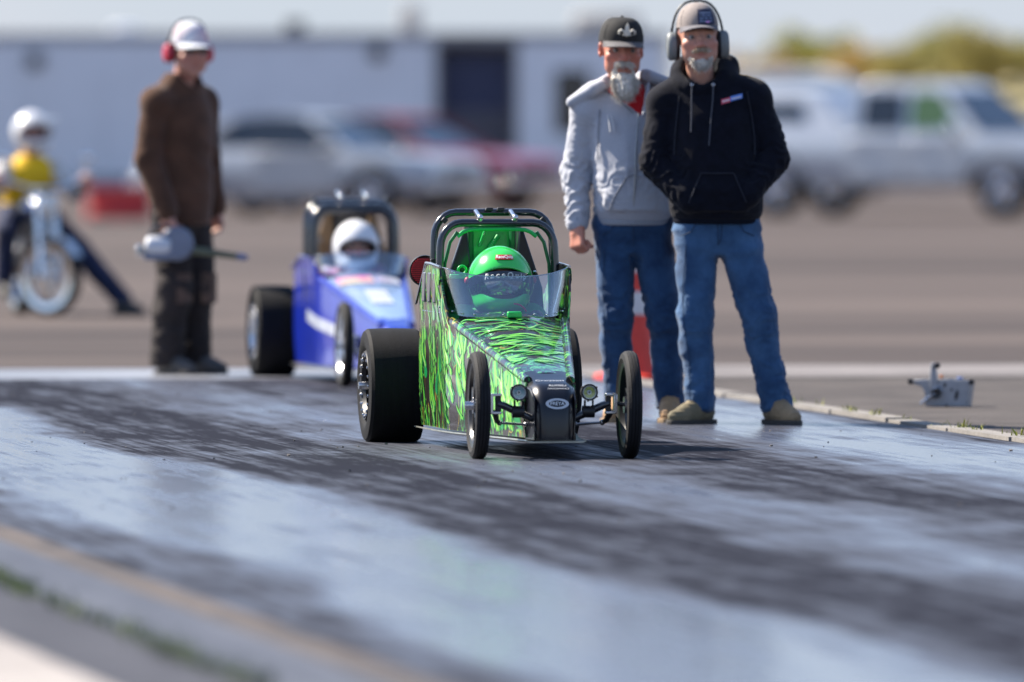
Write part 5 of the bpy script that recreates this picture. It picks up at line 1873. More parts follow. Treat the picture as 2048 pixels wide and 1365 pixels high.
def driver(name, car, label, suit, m_shell, m_strip, m_visor, hero, glove):
    """Seated figure: head in the helmet, shoulders, arms on the wheel, legs forward in the tub."""
    M = Matrix.Translation((0, 1.52, .69))
    F = Field((-.26, .28, .17), (.26, 1.82, .86), .008)
    F.tower([(.24, 0, 1.62, .13, .09), (.35, 0, 1.63, .12, .08), (.48, 0, 1.64, .14, .085), (.55, 0, 1.63, .12, .08), (.59, 0, 1.60, .07, .06)], .04)
    for s in (-1, 1):
        F.chain([(s * .145, 1.63, .53), (s * .17, 1.47, .42), (s * .085, 1.365, .475)], [.05, .042, .028], .03)
        F.chain([(s * .08, 1.55, .27), (s * .10, 1.05, .40), (s * .06, .62, .18)], [.07, .055, .04], .04)
        F.limb((s * .06, .62, .19), (s * .06, .56, .27), .035, .03)
        hand(F, (s * .085, 1.365, .475), (-s * .1, -.35, .5), (-s * .4, -.5, -.3), (50, 60, 40), ((.7, .6, .3), (.9, .2, .3), (.9, .1, .3)), size=.85, flip=s)
    F.limb((0, 1.60, .56), tuple(M @ Vector((0, .02, -.05))), .055, .05, .03)
    head(F, M, 0.0)
    V, Q = F.surf()
    V = relax(V, Q, 1, .4)
    o = link(name, np_mesh(name, V, Q, skin_tint(V, M, (.55, .32, .25))), skin_mat('skin', (.5, .3, .2)), None, label, 'person')
    o.location = car.location
    o.rotation_euler = car.rotation_euler
    o.scale = car.scale
    eyes(M, o)
    F = Field((-.28, .6, .2), (.28, 1.86, .66), .009)
    F.tower([(.24, 0, 1.62, .15, .105), (.35, 0, 1.63, .14, .10), (.48, 0, 1.64, .165, .105), (.55, 0, 1.63, .14, .095), (.60, 0, 1.60, .085, .075)], .04)
    for s in (-1, 1):
        F.chain([(s * .145, 1.63, .53), (s * .17, 1.47, .42), (s * .092, 1.38, .465)], [.065, .055, .040], .03)
        F.chain([(s * .08, 1.55, .27), (s * .10, 1.05, .40), (s * .065, .68, .22)], [.085, .068, .05], .04)
    garment(F, 'race_suit', suit, o, lambda V, N: fold(V, N, .006, (12, 12, 14), 3))
    for s in (-1, 1):
        Fh = Field((-.2, 1.2, .38), (.2, 1.5, .62), .006)
        hand(Fh, (s * .085, 1.365, .475), (-s * .1, -.35, .5), (-s * .4, -.5, -.3), (50, 60, 40), ((.7, .6, .3), (.9, .2, .3), (.9, .1, .3)), size=1.0, flip=s)
        garment(Fh, 'glove', glove, o, None, 1)
    helmet(o, (0, 1.52, .69), m_shell, m_strip, m_visor, hero)
    # shoulder belts
    for s in (-1, 1):
        MB().sheet([[(s * x + dx, y, z) for dx in (-.022, .022)] for x, y, z in ((.075, 1.70, .59), (.078, 1.62, .60), (.075, 1.545, .56), (.065, 1.525, .46), (.05, 1.52, .38))], .004).build('harness_belt', mat('harness_black' if hero else 'harness_orange', (.02, .02, .02) if hero else (.4, .17, .05), rough=.7), o)
    return o


M_LIME = mat('lime_helmet', (.035, .62, .09), rough=.22, coat=1.0)
driver('person', HERO, 'driver in lime green full-face helmet inside the flamed dragster', mat('green_suit', (.03, .33, .09), rough=.8, var=.3), M_LIME, mat('visor_strip_black', (.012, .014, .03), rough=.15, coat=.8), clear_mat('smoke_visor', tint=(.42, .42, .50), base=.34, rough=.10), True, mat('black_glove', (.015, .015, .018), rough=.7))
driver('person', BLUE, 'driver in white full-face helmet inside the blue dragster', mat('bright_jacket', (.55, .45, .5), rough=.8, col2=(.75, .12, .4), vscale=7, vdetail=1.0), mat('white_helmet', (.72, .72, .74), rough=.2, coat=1.0), M_BLACK, M_BLACK, False, mat('pale_glove', (.5, .5, .5), rough=.7))

# ---------------------------------------------------------------- man with the blower
yawC = R(-24)
HC = head_frame((.0, -.045, 1.715), yawC, R(5), R(0))
JC = dict(
    neck=(0, .015, 1.50), sh_l=(-.19, .02, 1.44), sh_r=(.19, .02, 1.44),
    el_l=(-.235, .04, 1.14), el_r=(.235, .04, 1.14), wr_l=(-.20, -.06, .87), wr_r=(.235, -.02, .88),
    hip_l=(-.085, .01, .86), hip_r=(.085, .01, .86), kn_l=(-.10, -.025, .46), kn_r=(.095, -.02, .46),
    an_l=(-.105, .02, .09), an_r=(.105, .02, .09), toe_l=(-.1, -1), toe_r=(.15, -1),
    torso=[(.86, 0, .01, .155, .12), (1.0, 0, 0, .16, .13), (1.15, 0, 0, .165, .13), (1.3, 0, 0, .175, .135), (1.40, 0, .005, .165, .115), (1.47, 0, .01, .11, .085), (1.52, 0, .01, .065, .06)],
    pelvis=[(.76, 0, .015, .11, .09), (.83, 0, .015, .165, .12), (.90, 0, .012, .175, .13), (1.0, 0, .01, .17, .13)], hem=.05)
LC = (gp(366, 750)[0], 60.3, 0)
rotC = R(50)
PC = body('person', JC, HC, yawC, (.48, .24, .18), 'man in brown canvas jacket and red earmuffs carrying a leaf blower', LC, rotC, h=.0065,
          hands=[dict(wrist=(-.20, -.065, .86), d=(.02, -.25, -.95), pn=(.9, .1, .0), curl=(60, 70, 45), thumb=((.75, .1, .75), (.6, -.3, .7), (.4, -.5, .6)), size=1.1),
                 dict(wrist=(.235, -.03, .87), d=(0, -.1, -1), pn=(-1, .1, 0), curl=(30, 40, 25), thumb=((.7, .6, .3), (.9, .2, .3), (.9, .1, .3)), flip=-1)])
M_BIB = mat('brown_black_canvas', (.022, .016, .016), rough=.9, var=.3, vscale=8)
jo = jeans('work_trousers', JC, M_BIB, PC, (.10, .09, .086, .09), h=.009, seed=14)
for s, x in ((-1, -.10), (1, .095)):
    MB().sheet([[(x + .098 * math.sin(R(q)), -.022 - .098 * math.cos(R(q)), z) for q in (-38, -20, 0, 20, 38)] for z in (.38, .43, .49, .54)], .004).build('knee_patch', mat('worn_knee', (.17, .10, .07), rough=.9, var=.4, vscale=25, col2=(.04, .028, .025)), jo)
    shoe('shoe', PC, (x * 1.06, .01), (s * .12, -1), (mat('black_boot', (.02, .02, .02), rough=.6, col2=(.12, .11, .11), vscale=6), M_SOLE, M_LACE))
F = Field((-.4, -.3, .78), (.4, .32, 1.66), .0085)
F.tower([(.80, 0, .005, .17, .135), (.95, 0, .0, .175, .142), (1.15, 0, 0, .18, .142), (1.3, 0, 0, .19, .142), (1.38, 0, .003, .19, .132), (1.44, 0, .006, .175, .122), (1.50, 0, .01, .12, .10), (1.56, 0, .005, .095, .09), (1.585, 0, 0, .09, .085)], .03)
for s in 'lr':
    sh, el, wr = (np.array(JC[q + s]) for q in ('sh_', 'el_', 'wr_'))
    F.limb((-.05 if s == 'l' else .05, .02, 1.53), sh, .06, .066, .06)
    F.ell(sh, (.072, .08, .068), .05)
    F.chain([sh, el, wr], [.074, .066, .056], .028)
F.limb((0, -.02, 1.56), (0, -.05, 1.70), .07, .09, .015, op='cut')
garment(F, 'jacket', mat('brown_duck', (.085, .042, .026), rough=.9, spec=.15, var=.25, vscale=10, sheen=.15), PC, lambda V, N: arm_folds(fold(V, N, .008, (6, 6, 7), 51), N, (-.2, .03, 1.35), (-.2, -.06, .87), .016, 11, 52, .14))
cap(PC, HC, mat('red_white_cap', (.70, .72, .76), rough=.8, col2=(.66, .42, .46), vscale=7, vdetail=1.0), mat('white_brim', (.66, .68, .72), rough=.8), top=.15, base=.042, brim_len=.07, drop=.02)
earmuffs(PC, HC, mat('muff_red', (.50, .02, .05), rough=.35, coat=.4), M_BLACK, top=.158, w=.098)
MB().sheet([[tuple(HC @ Vector((s_ * .055, -.101 + .02 * s_ * s_, .012 + dz))) for dz in (-.014, .014)] for s_ in (-1, -.6, -.2, .2, .6, 1)], .004).build('sunglasses', M_BLACK, PC)

# ---------------------------------------------------------------- rider on the small motorbike
MK = empty('motorcycle', (gp(64, 632)[0], gp(64, 632)[1] + .4, 0), R(13), 'small motorbike with bright chrome front wheel at the photo edge', 'motorcycle')
MK.scale = (.97, .97, .97)
STEER = R(40)
M_CHR = mat('chrome', (.82, .82, .83), rough=.08, metal=1.0)


def bikewheel(c, rr, w, name='wheel'):
    hub = MB().lathe([(-.05, .02), (-.05, .045), (.05, .045), (.05, .02)], n=18).build(name, M_CHR, MK)
    hub.location = c
    MB().lathe([(-w * .3, rr - .055), (-w * .5, rr - .035), (-w * .42, rr - .010), (0, rr), (w * .42, rr - .010), (w * .5, rr - .035), (w * .3, rr - .055)], n=48, closed=False).build('tyre', M_TYRE, hub)
    MB().lathe([(-w * .40, rr - .085), (-w * .46, rr - .045), (-w * .2, rr - .048), (0, rr - .052), (w * .2, rr - .048), (w * .46, rr - .045), (w * .40, rr - .085), (0, rr - .10), (-w * .40, rr - .085)], n=48, closed=False).build('rim', M_CHR, hub)
    sp_ = MB()
    for k in range(20):
        a = 2 * math.pi * k / 20
        sp_.cyl(((-1) ** k * .04, .04 * math.cos(a + .4), .04 * math.sin(a + .4)), (0, (rr - .09) * math.cos(a), (rr - .09) * math.sin(a)), .002, .002, 4)
    sp_.build('spokes', M_CHR, hub, kind='stuff')
    MB().lathe([(.03, .02), (.03, .095), (.036, .095), (.036, .02)], n=28).build('brake_disc', M_ALU, hub)
    return hub


bikewheel((0, -.58, .275), .275, .085).rotation_euler = (0, 0, STEER)
bikewheel((0, .52, .26), .26, .11)
for s in (-1, 1):
    MB().cyl((s * .085 * math.cos(STEER), -.58 + s * .085 * math.sin(STEER), .275), (s * .085 * math.cos(STEER), -.42 + s * .085 * math.sin(STEER), .86), .024, .024, 12).build('fork', M_CHR, MK)
MB().tube([(-.34, -.22, .97), (-.28, -.33, .96), (-.1, -.37, .90), (.1, -.37, .90), (.28, -.33, .96), (.34, -.22, .97)], .012, 8).build('handlebar', M_CHR, MK)
for s in (-1, 1):
    MB().cyl((s * .34, -.22, .97), (s * .30, -.30, .963), .018, .018, 10).build('grip', M_BLACK, MK)
    MB().tube([(s * .26, -.34, .965), (s * .30, -.38, 1.08)], .005, 6).ball((s * .31, -.385, 1.12), (.05, .012, .035), 12, 6).build('mirror', M_CHR, MK)
hl_ = MB().lathe([(-.56, .072), (-.54, .08), (-.46, .06), (-.42, .02)], c=(0, 0, .78), axis='Y', n=24).build('headlamp', M_CHR, MK)
MB().lathe([(-.575, .002), (-.568, .05), (-.558, .07)], c=(0, 0, .78), axis='Y', n=24, closed=False).build('lens', mat('headlamp_lens', (.8, .82, .8), rough=.1), hl_)
MB().ball((0, -.12, .76), (.12, .24, .11), 18, 10).build('fuel_tank', mat('tank_blue', (.02, .05, .16), rough=.2, coat=1), MK)
MB().loft([[(x * w, y, z + .02 * (1 - x * x)) for x in (-1, -.5, 0, .5, 1)] + [(x * w, y, z - .05) for x in (1, 0, -1)] for y, w, z in ((.05, .09, .70), (.2, .13, .71), (.45, .13, .73), (.62, .09, .76))]).build('seat', M_BLACK, MK, bevel=.01)
en = MB().box((0, -.02, .42), (.24, .26, .22)).lathe([(-.15, .02), (-.15, .11), (.15, .11), (.15, .02)], c=(0, .1, .38), n=20)
for k in range(6):
    en.box((0, -.1, .5 + .03 * k), (.2, .18, .012), rx=R(-20))
en.build('engine', M_STEEL, MK, bevel=.008)
MB().tube([(.1, -.1, .45), (.14, -.28, .4), (.15, -.2, .22), (.16, .3, .22), (.16, .7, .3)], [.022, .022, .024, .035, .04], 12).build('exhaust', M_CHR, MK)
MB().tube([(0, -.36, .84), (0, -.05, .62), (0, .3, .62), (0, .5, .55)], .03, 10).tube([(0, -.32, .80), (0, -.18, .3), (0, .2, .25), (0, .52, .26)], .025, 10).build('frame', M_BLKTUBE, MK)
fd_ = MB().sheet([[(x, -.29 * math.sin(R(a)), .30 * math.cos(R(a))) for x in (-.055, -.02, .02, .055)] for a in range(-60, 61, 12)], .004).build('fender', M_CHR, MK)
fd_.location = (0, -.58, .275)
fd_.rotation_euler = (0, 0, STEER)
MB().tube([(.05, .15, .3), (.2, .22, .02)], .012, 8).build('kickstand', M_BLACK, MK)

HD = head_frame((0, .12, 1.30), R(32), R(-4), 0)
JD = dict(
    neck=(0, .16, 1.10), sh_l=(-.18, .16, 1.03), sh_r=(.18, .16, 1.03), el_l=(-.30, -.02, .88), el_r=(.30, -.02, .88), wr_l=(-.32, -.23, .985), wr_r=(.32, -.23, .985),
    hip_l=(-.1, .26, .73), hip_r=(.1, .26, .73), kn_l=(-.22, -.12, .60), kn_r=(.30, -.10, .46), an_l=(-.22, .0, .22), an_r=(.58, -.30, .11), toe_l=(0, -1), toe_r=(.6, -.8),
    torso=[(.70, 0, .27, .15, .12), (.80, 0, .26, .155, .125), (.92, 0, .22, .165, .13), (1.0, 0, .18, .16, .115), (1.07, 0, .16, .11, .085), (1.12, 0, .16, .065, .06)])
PD = body('person', JD, HD, R(32), (.5, .28, .22), 'rider in yellow vest and white helmet sitting on the small motorbike', tuple(MK.location), R(13), h=.008,
          hands=[dict(wrist=(-.32, -.23, .985), d=(0, -.9, -.1), pn=(0, -.1, -1), curl=(55, 60, 40), thumb=((.7, .6, .3), (.9, .2, .5), (.7, .1, .6)), flip=-1),
                 dict(wrist=(.32, -.23, .985), d=(0, -.9, -.1), pn=(0, -.1, -1), curl=(55, 60, 40), thumb=((.7, .6, .3), (.9, .2, .5), (.7, .1, .6)))])
PD.scale = (.97, .97, .97)
F = Field((-.4, -.3, .66), (.4, .5, 1.2), .01)
F.tower([(.70, 0, .26, .18, .16), (.82, 0, .25, .195, .17), (.92, 0, .21, .205, .17), (1.0, 0, .18, .20, .15), (1.07, 0, .165, .15, .115), (1.13, 0, .16, .10, .09)], .03)
garment(F, 'vest', mat('yellow_vest', (.90, .55, .01), rough=.8, var=.12), PD, lambda V, N: fold(V, N, .01, (8, 8, 9), 61))
F = Field((-.45, -.32, .78), (.45, .32, 1.16), .01)
for s in 'lr':
    F.chain([JD['sh_' + s], JD['el_' + s], JD['wr_' + s]], [.078, .06, .045], .03)
garment(F, 'sleeves', mat('pale_sleeve', (.62, .60, .58), rough=.85, var=.15), PD, lambda V, N: fold(V, N, .008, (14, 14, 14), 62))
F = Field((-.4, -.45, .08), (.75, .5, .95), .011)
F.tower([(.68, 0, .27, .14, .12), (.76, 0, .265, .165, .14), (.84, 0, .26, .165, .14)], .03)
for s in 'lr':
    F.chain([JD['hip_' + s], JD['kn_' + s], JD['an_' + s]], [.10, .08, .065], .03)
garment(F, 'trousers', mat('dark_denim', (.012, .02, .06), rough=.85, var=.3), PD, lambda V, N: fold(V, N, .008, (12, 12, 12), 63))
for an, t in ((JD['an_l'], (0, -1)), (JD['an_r'], (.6, -.8))):
    sh_ = shoe('boot', PD, (an[0], an[1]), t, (mat('black_boot', (.02, .02, .02), rough=.6, col2=(.12, .11, .11), vscale=6), M_SOLE, M_LACE), h=.008)
    sh_.location.z = an[2] - .10 if an[2] > .15 else 0
hm = helmet(PD, (0, .12, 1.305), mat('white_helmet', (.72, .72, .74), rough=.2, coat=1.0), M_BLACK, M_BLACK, False, yaw=R(32))
MB().sheet([[tuple(HD @ Vector((.1 * math.sin(R(a)), -.12 - .07 * q - .03 * math.cos(R(a)), .085 - .012 * q))) for q in (0, .5, 1)] for a in range(-60, 61, 15)], .006).build('helmet_peak', mat('white_helmet', (.72, .72, .74)), hm)

# ================================================================== small things near the strip
# leaf blower carried by the man in brown: engine housing, fan volute, pipe
cr_, sr_ = math.cos(rotC), math.sin(rotC)
bl = empty('leaf_blower', (LC[0] + cr_ * -.19 - sr_ * -.11, LC[1] + sr_ * -.19 + cr_ * -.11, 0), R(5), 'grey handheld leaf blower held by the man in brown', 'leaf blower')
bl.scale = (.66, .66, .66)
bl.location.x -= .05
bl.location.z = .265
M_BGREY = mat('blower_grey', (.18, .20, .26), rough=.4, var=.15)
MB().tube([(-.13, 0, .72), (-.10, 0, .785), (0, 0, .80), (.09, 0, .775), (.12, 0, .70)], [.014, .017, .018, .017, .014], 10).build('handle', mat('blower_dark', (.03, .032, .045), rough=.5), bl)
MB().loft([[(-.16 + .0 * 0 + a, .085 * math.cos(t), .64 + .085 * math.sin(t) * s_) for t in [2 * math.pi * k / 20 for k in range(20)]] for a, s_ in ((0, .5), (.02, .9), (.08, 1.0), (.16, 1.0), (.2, .8))]).build('engine_housing', mat('blower_white', (.62, .63, .66), rough=.35, coat=.3), bl, bevel=.01)
MB().lathe([(-.06, .03), (-.06, .12), (-.04, .14), (.04, .14), (.06, .12), (.06, .03)], c=(.09, 0, .655), axis='Y', n=32).build('fan_volute', M_BGREY, bl, bevel=.006)
MB().box((-.06, 0, .555), (.22, .12, .07)).build('fuel_tank', M_BGREY, bl, bevel=.02)
MB().box((-.20, 0, .60), (.07, .10, .09)).build('muffler', M_ALU, bl, bevel=.012)
for k in range(4):
    MB().box((-.205, -.052, .575 + .016 * k), (.05, .006, .006)).build('muffler_slot', M_BLACK, bl)
MB().tube([(.14, 0, .615), (.22, 0, .602), (.40, 0, .578), (.58, 0, .552)], [.046, .036, .031, .027], 14).build('pipe', mat('olive_pipe', (.11, .12, .075), rough=.45, var=.15), bl)
MB().tube([(.575, 0, .553), (.66, 0, .541)], [.030, .024], 14).build('nozzle', mat('nozzle_blue', (.16, .2, .34), rough=.4), bl)
MB().lathe([(.24, .046), (.245, .05), (.265, .05), (.27, .044)], c=(-.06, 0, .600), axis='X', n=20).build('pipe_clamp', M_BLACK, bl)

# traffic cone behind the men
cx, cy = gp(1268, 760)
cn = empty('traffic_cone', (cx, cy, 0), R(10), 'orange traffic cone with white bands behind the bearded man', 'cone')
M_CONE = mat('cone_orange', (.72, .045, .025), rough=.5, var=.12)
M_BAND = mat('cone_band', (.66, .62, .62), rough=.4, var=.1)
rz_ = lambda z: .135 - (.135 - .026) * (z - .03) / .68
MB().lathe([(.03, .15), (.036, .138), (.10, rz_(.10)), (.70, rz_(.70)), (.71, .022), (.71, .014), (.10, rz_(.10) - .01), (.03, .12)], axis='Z', n=36, closed=False).build('cone_body', M_CONE, cn)
for a, b_ in ((.34, .46), (.56, .64)):
    MB().lathe([(a, rz_(a) - .002), (a, rz_(a) + .003), (b_, rz_(b_) + .003), (b_, rz_(b_) - .002)], axis='Z', n=36, closed=False).build('reflective_band', M_BAND, cn)
MB().loft([[(sx * w, sy * w, z) for sx, sy in ((-1, -.8), (-.8, -1), (.8, -1), (1, -.8), (1, .8), (.8, 1), (-.8, 1), (-1, .8))] for w, z in ((.185, .0), (.185, .022), (.165, .034))]).build('cone_base', M_CONE, cn)

# start-line beam unit standing on the shoulder
tx_, ty_ = gp(1886, 816)
bu = empty('timing_beam_unit', (tx_, ty_, 0), R(-14), 'grey metal timing beam unit with thumb screws on the shoulder', 'timing unit')
M_PLATE = mat('grey_plate', (.36, .37, .40), rough=.5, metal=.3, var=.12, vscale=20)
# outline of the front plate: body box, left arm, tall mast
MB().prism([(-.085, .006), (.115, .006), (.135, .13), (.055, .135), (-.03, .135), (-.055, .135), (-.085, .135), (-.145, .13), (-.145, .112), (-.10, .10), (-.085, .07)], -.012, .0).build('front_plate', M_PLATE, bu, bevel=.003)
MB().prism([(-.062, .05), (-.018, .05), (-.028, .21), (-.054, .21)], -.022, -.013).build('mast', M_PLATE, bu, bevel=.003)
MB().prism([(-.07, .0), (.115, .0), (.132, .12), (-.07, .12)], .001, .11).build('housing', M_PLATE, bu, bevel=.006)
MB().box((.03, .05, .128), (.12, .07, .016)).build('top_cover', mat('cover_dark', (.05, .045, .045), rough=.5), bu, bevel=.003)
MB().box((-.012, .03, .140), (.014, .02, .03)).build('switch', mat('switch_orange', (.6, .22, .08), rough=.4), bu, bevel=.003)
MB().box((.075, .03, .135), (.025, .03, .02)).build('connector', mat('connector_blue', (.1, .18, .45), rough=.4), bu, bevel=.004)
for x, z, nm in ((-.15, .122, 'thumb_screw'), (.142, .122, 'thumb_screw'), (-.022, .198, 'thumb_screw')):
    MB().lathe([(-.03, .004), (-.03, .013), (-.018, .014), (-.014, .006), (.012, .006)], c=(x, 0, z), axis='Y', n=14).build(nm, M_BLACK, bu)
MB().lathe([(-.022, .002), (-.022, .007), (-.012, .008)], c=(-.042, -.012, .198), axis='Y', n=12).build('bolt', M_BOLT, bu)
for x, z, w, h_ in ((.012, .108, .012, .02), (.045, .085, .009, .016), (.068, .06, .016, .05), (.02, .012, .012, .012)):
    MB().ball((x, -.0125, z), (w / 2, .003, h_ / 2), 14, 8, rot=Matrix.Rotation(R(12), 3, 'Y')).build('plate_slot', M_BLACK, bu)
MB().lathe([(-.035, .012), (-.04, .02), (-.013, .024)], c=(-.03, 0, .068), axis='Y', n=20).build('lens_tube', M_BLACK, bu)
MB().tube([(-.03, -.03, .068), (-.06, -.03, .052), (-.10, -.03, .018)], .006, 8).build('clamp_bar', M_ALU, bu)
MB().tube([(-.02 + .022 * math.cos(R(a)), -.02, .076 + .022 * math.sin(R(a))) for a in range(20, 170, 15)], .0035, 6).build('guard_ring', M_ALU, bu)

# ================================================================== paddock behind the strip
def at(px, d):
    return (px - 1024.0) / FPX * d


M_GLASSD = mat('dark_car_glass', (.012, .014, .02), rough=.06, coat=.5)
M_TAIL = mat('tail_red', (.4, .02, .02), rough=.25)
M_WTRIM = mat('grey_trim', (.30, .31, .34), rough=.5, var=.1)


def carwheel(parent, c, rr=.34, w=.22, side=1):
    hub = MB().lathe([(-.06, .02), (-.06, .07), (.06, .07), (.06, .02)], axis='Y', n=18).build('wheel', M_STEEL, parent)
    hub.location = c
    MB().lathe([(-w / 2, rr * .62), (-w / 2 - .005, rr * .85), (-w * .42, rr * .97), (-w * .2, rr), (w * .2, rr), (w * .42, rr * .97), (w / 2 + .005, rr * .85), (w / 2, rr * .62)], axis='Y', n=40, closed=False).build('tyre', M_TYRE, hub)
    r = MB().lathe([(-w * .48, rr * .60), (-w * .5, rr * .66), (w * .5, rr * .66), (w * .48, rr * .60), (0, rr * .5), (-w * .48, rr * .60)], axis='Y', n=32, closed=False)
    for k in range(5):
        a = 2 * math.pi * k / 5
        r.tube([(.05 * math.cos(a), side * w * .36, .05 * math.sin(a)), (rr * .62 * math.cos(a), side * w * .40, rr * .62 * math.sin(a))], [.05, .04], 6)
    r.build('rim', M_ALU, hub)
    return hub


def section(w, z0, z1, belt, tum):
    """Half-barrel car body cross-section, ring of (y, z)."""
    return [(-w * .92, z0), (-w, z0 + (belt - z0) * .35), (-w * .985, belt), (-w * tum, z1), (0, z1 + .02), (w * tum, z1), (w * .985, belt), (w, z0 + (belt - z0) * .35), (w * .92, z0)]


def coupe(name, loc, rz, label, paint, roof_m=None):
    """Two-door hardtop, nose towards +x."""
    T = empty(name, loc, rz, label, 'car')
    st = [(-2.35, .80, .42, .66, .60), (-2.25, .86, .30, .86, .70), (-1.6, .90, .24, .93, .86), (-.9, .91, .22, .93, .88), (.0, .91, .22, .91, .88), (.8, .91, .22, .90, .86), (1.5, .90, .24, .86, .84), (2.15, .86, .28, .80, .76), (2.32, .80, .36, .70, .66)]
    MB().loft([[(x, y, z) for y, z in section(w, z0, z1, z1 - .12 - (.06 if abs(x) > 2 else 0), .93)] for x, w, z0, z1, _ in st]).build('body', paint, T, smooth=50)
    cab = [(-1.55, .74, .93, .70), (-.85, .70, 1.32, .60), (-.2, .70, 1.36, .60), (.25, .72, 1.33, .62), (.95, .78, .92, .74)]
    MB().loft([[(x, -w, .88), (x, -tw, z), (x, tw, z), (x, w, .88)] for x, w, z, tw in cab]).build('windows', M_GLASSD, T, smooth=20)
    rf = MB().sheet([[(x, y, z + .012 + .02 * (1 - (y / .6) ** 2)) for y in (-.60, -.3, 0, .3, .60)] for x, z in ((-.92, 1.29), (-.6, 1.345), (-.2, 1.362), (.15, 1.35), (.33, 1.30))], .03).build('roof', roof_m or paint, T, smooth=50)
    for s in (-1, 1):
        MB().tube([(-1.6, s * .76, .92), (-.9, s * .63, 1.30)], .05, 8).build('pillar', roof_m or paint, T)
        MB().tube([(.98, s * .80, .90), (.32, s * .63, 1.32)], .028, 8).build('pillar', roof_m or paint, T)
        MB().box((.2, s * .918, .62), (1.25, .012, .56)).build('door', paint, T, bevel=.02)
        MB().box((-.28, s * .932, .74), (.16, .02, .03)).build('door_handle', M_CHR, T, bevel=.006)
        MB().lathe([(2.30, .002), (2.34, .07), (2.30, .085), (2.2, .09)], c=(0, s * .62, .60), axis='X', n=20).build('headlight', mat('headlamp_lens', (.8, .82, .8), rough=.1), T)
        MB().box((-2.33, s * .5, .62), (.05, .5, .12)).build('tail_light', M_TAIL, T, bevel=.02)
        MB().box((.75, s * 1.0, .93), (.12, .16, .1)).build('mirror', paint, T, bevel=.03)
        for x in (-1.38, 1.42):
            carwheel(T, (x, s * .80, .33), side=s)
            MB().tube([(x + .40 * math.cos(R(a)), s * .905, .33 + .40 * math.sin(R(a))) for a in range(-10, 191, 15)], .022, 8).build('wheel_arch', M_BLACK, T)
    MB().box((2.35, 0, .42), (.10, 1.7, .12)).build('front_bumper', M_CHR, T, bevel=.03)
    MB().box((-2.40, 0, .42), (.10, 1.7, .12)).build('rear_bumper', M_CHR, T, bevel=.03)
    MB().box((2.33, 0, .62), (.03, .9, .12)).build('grille', M_BLACK, T, bevel=.01)
    return T


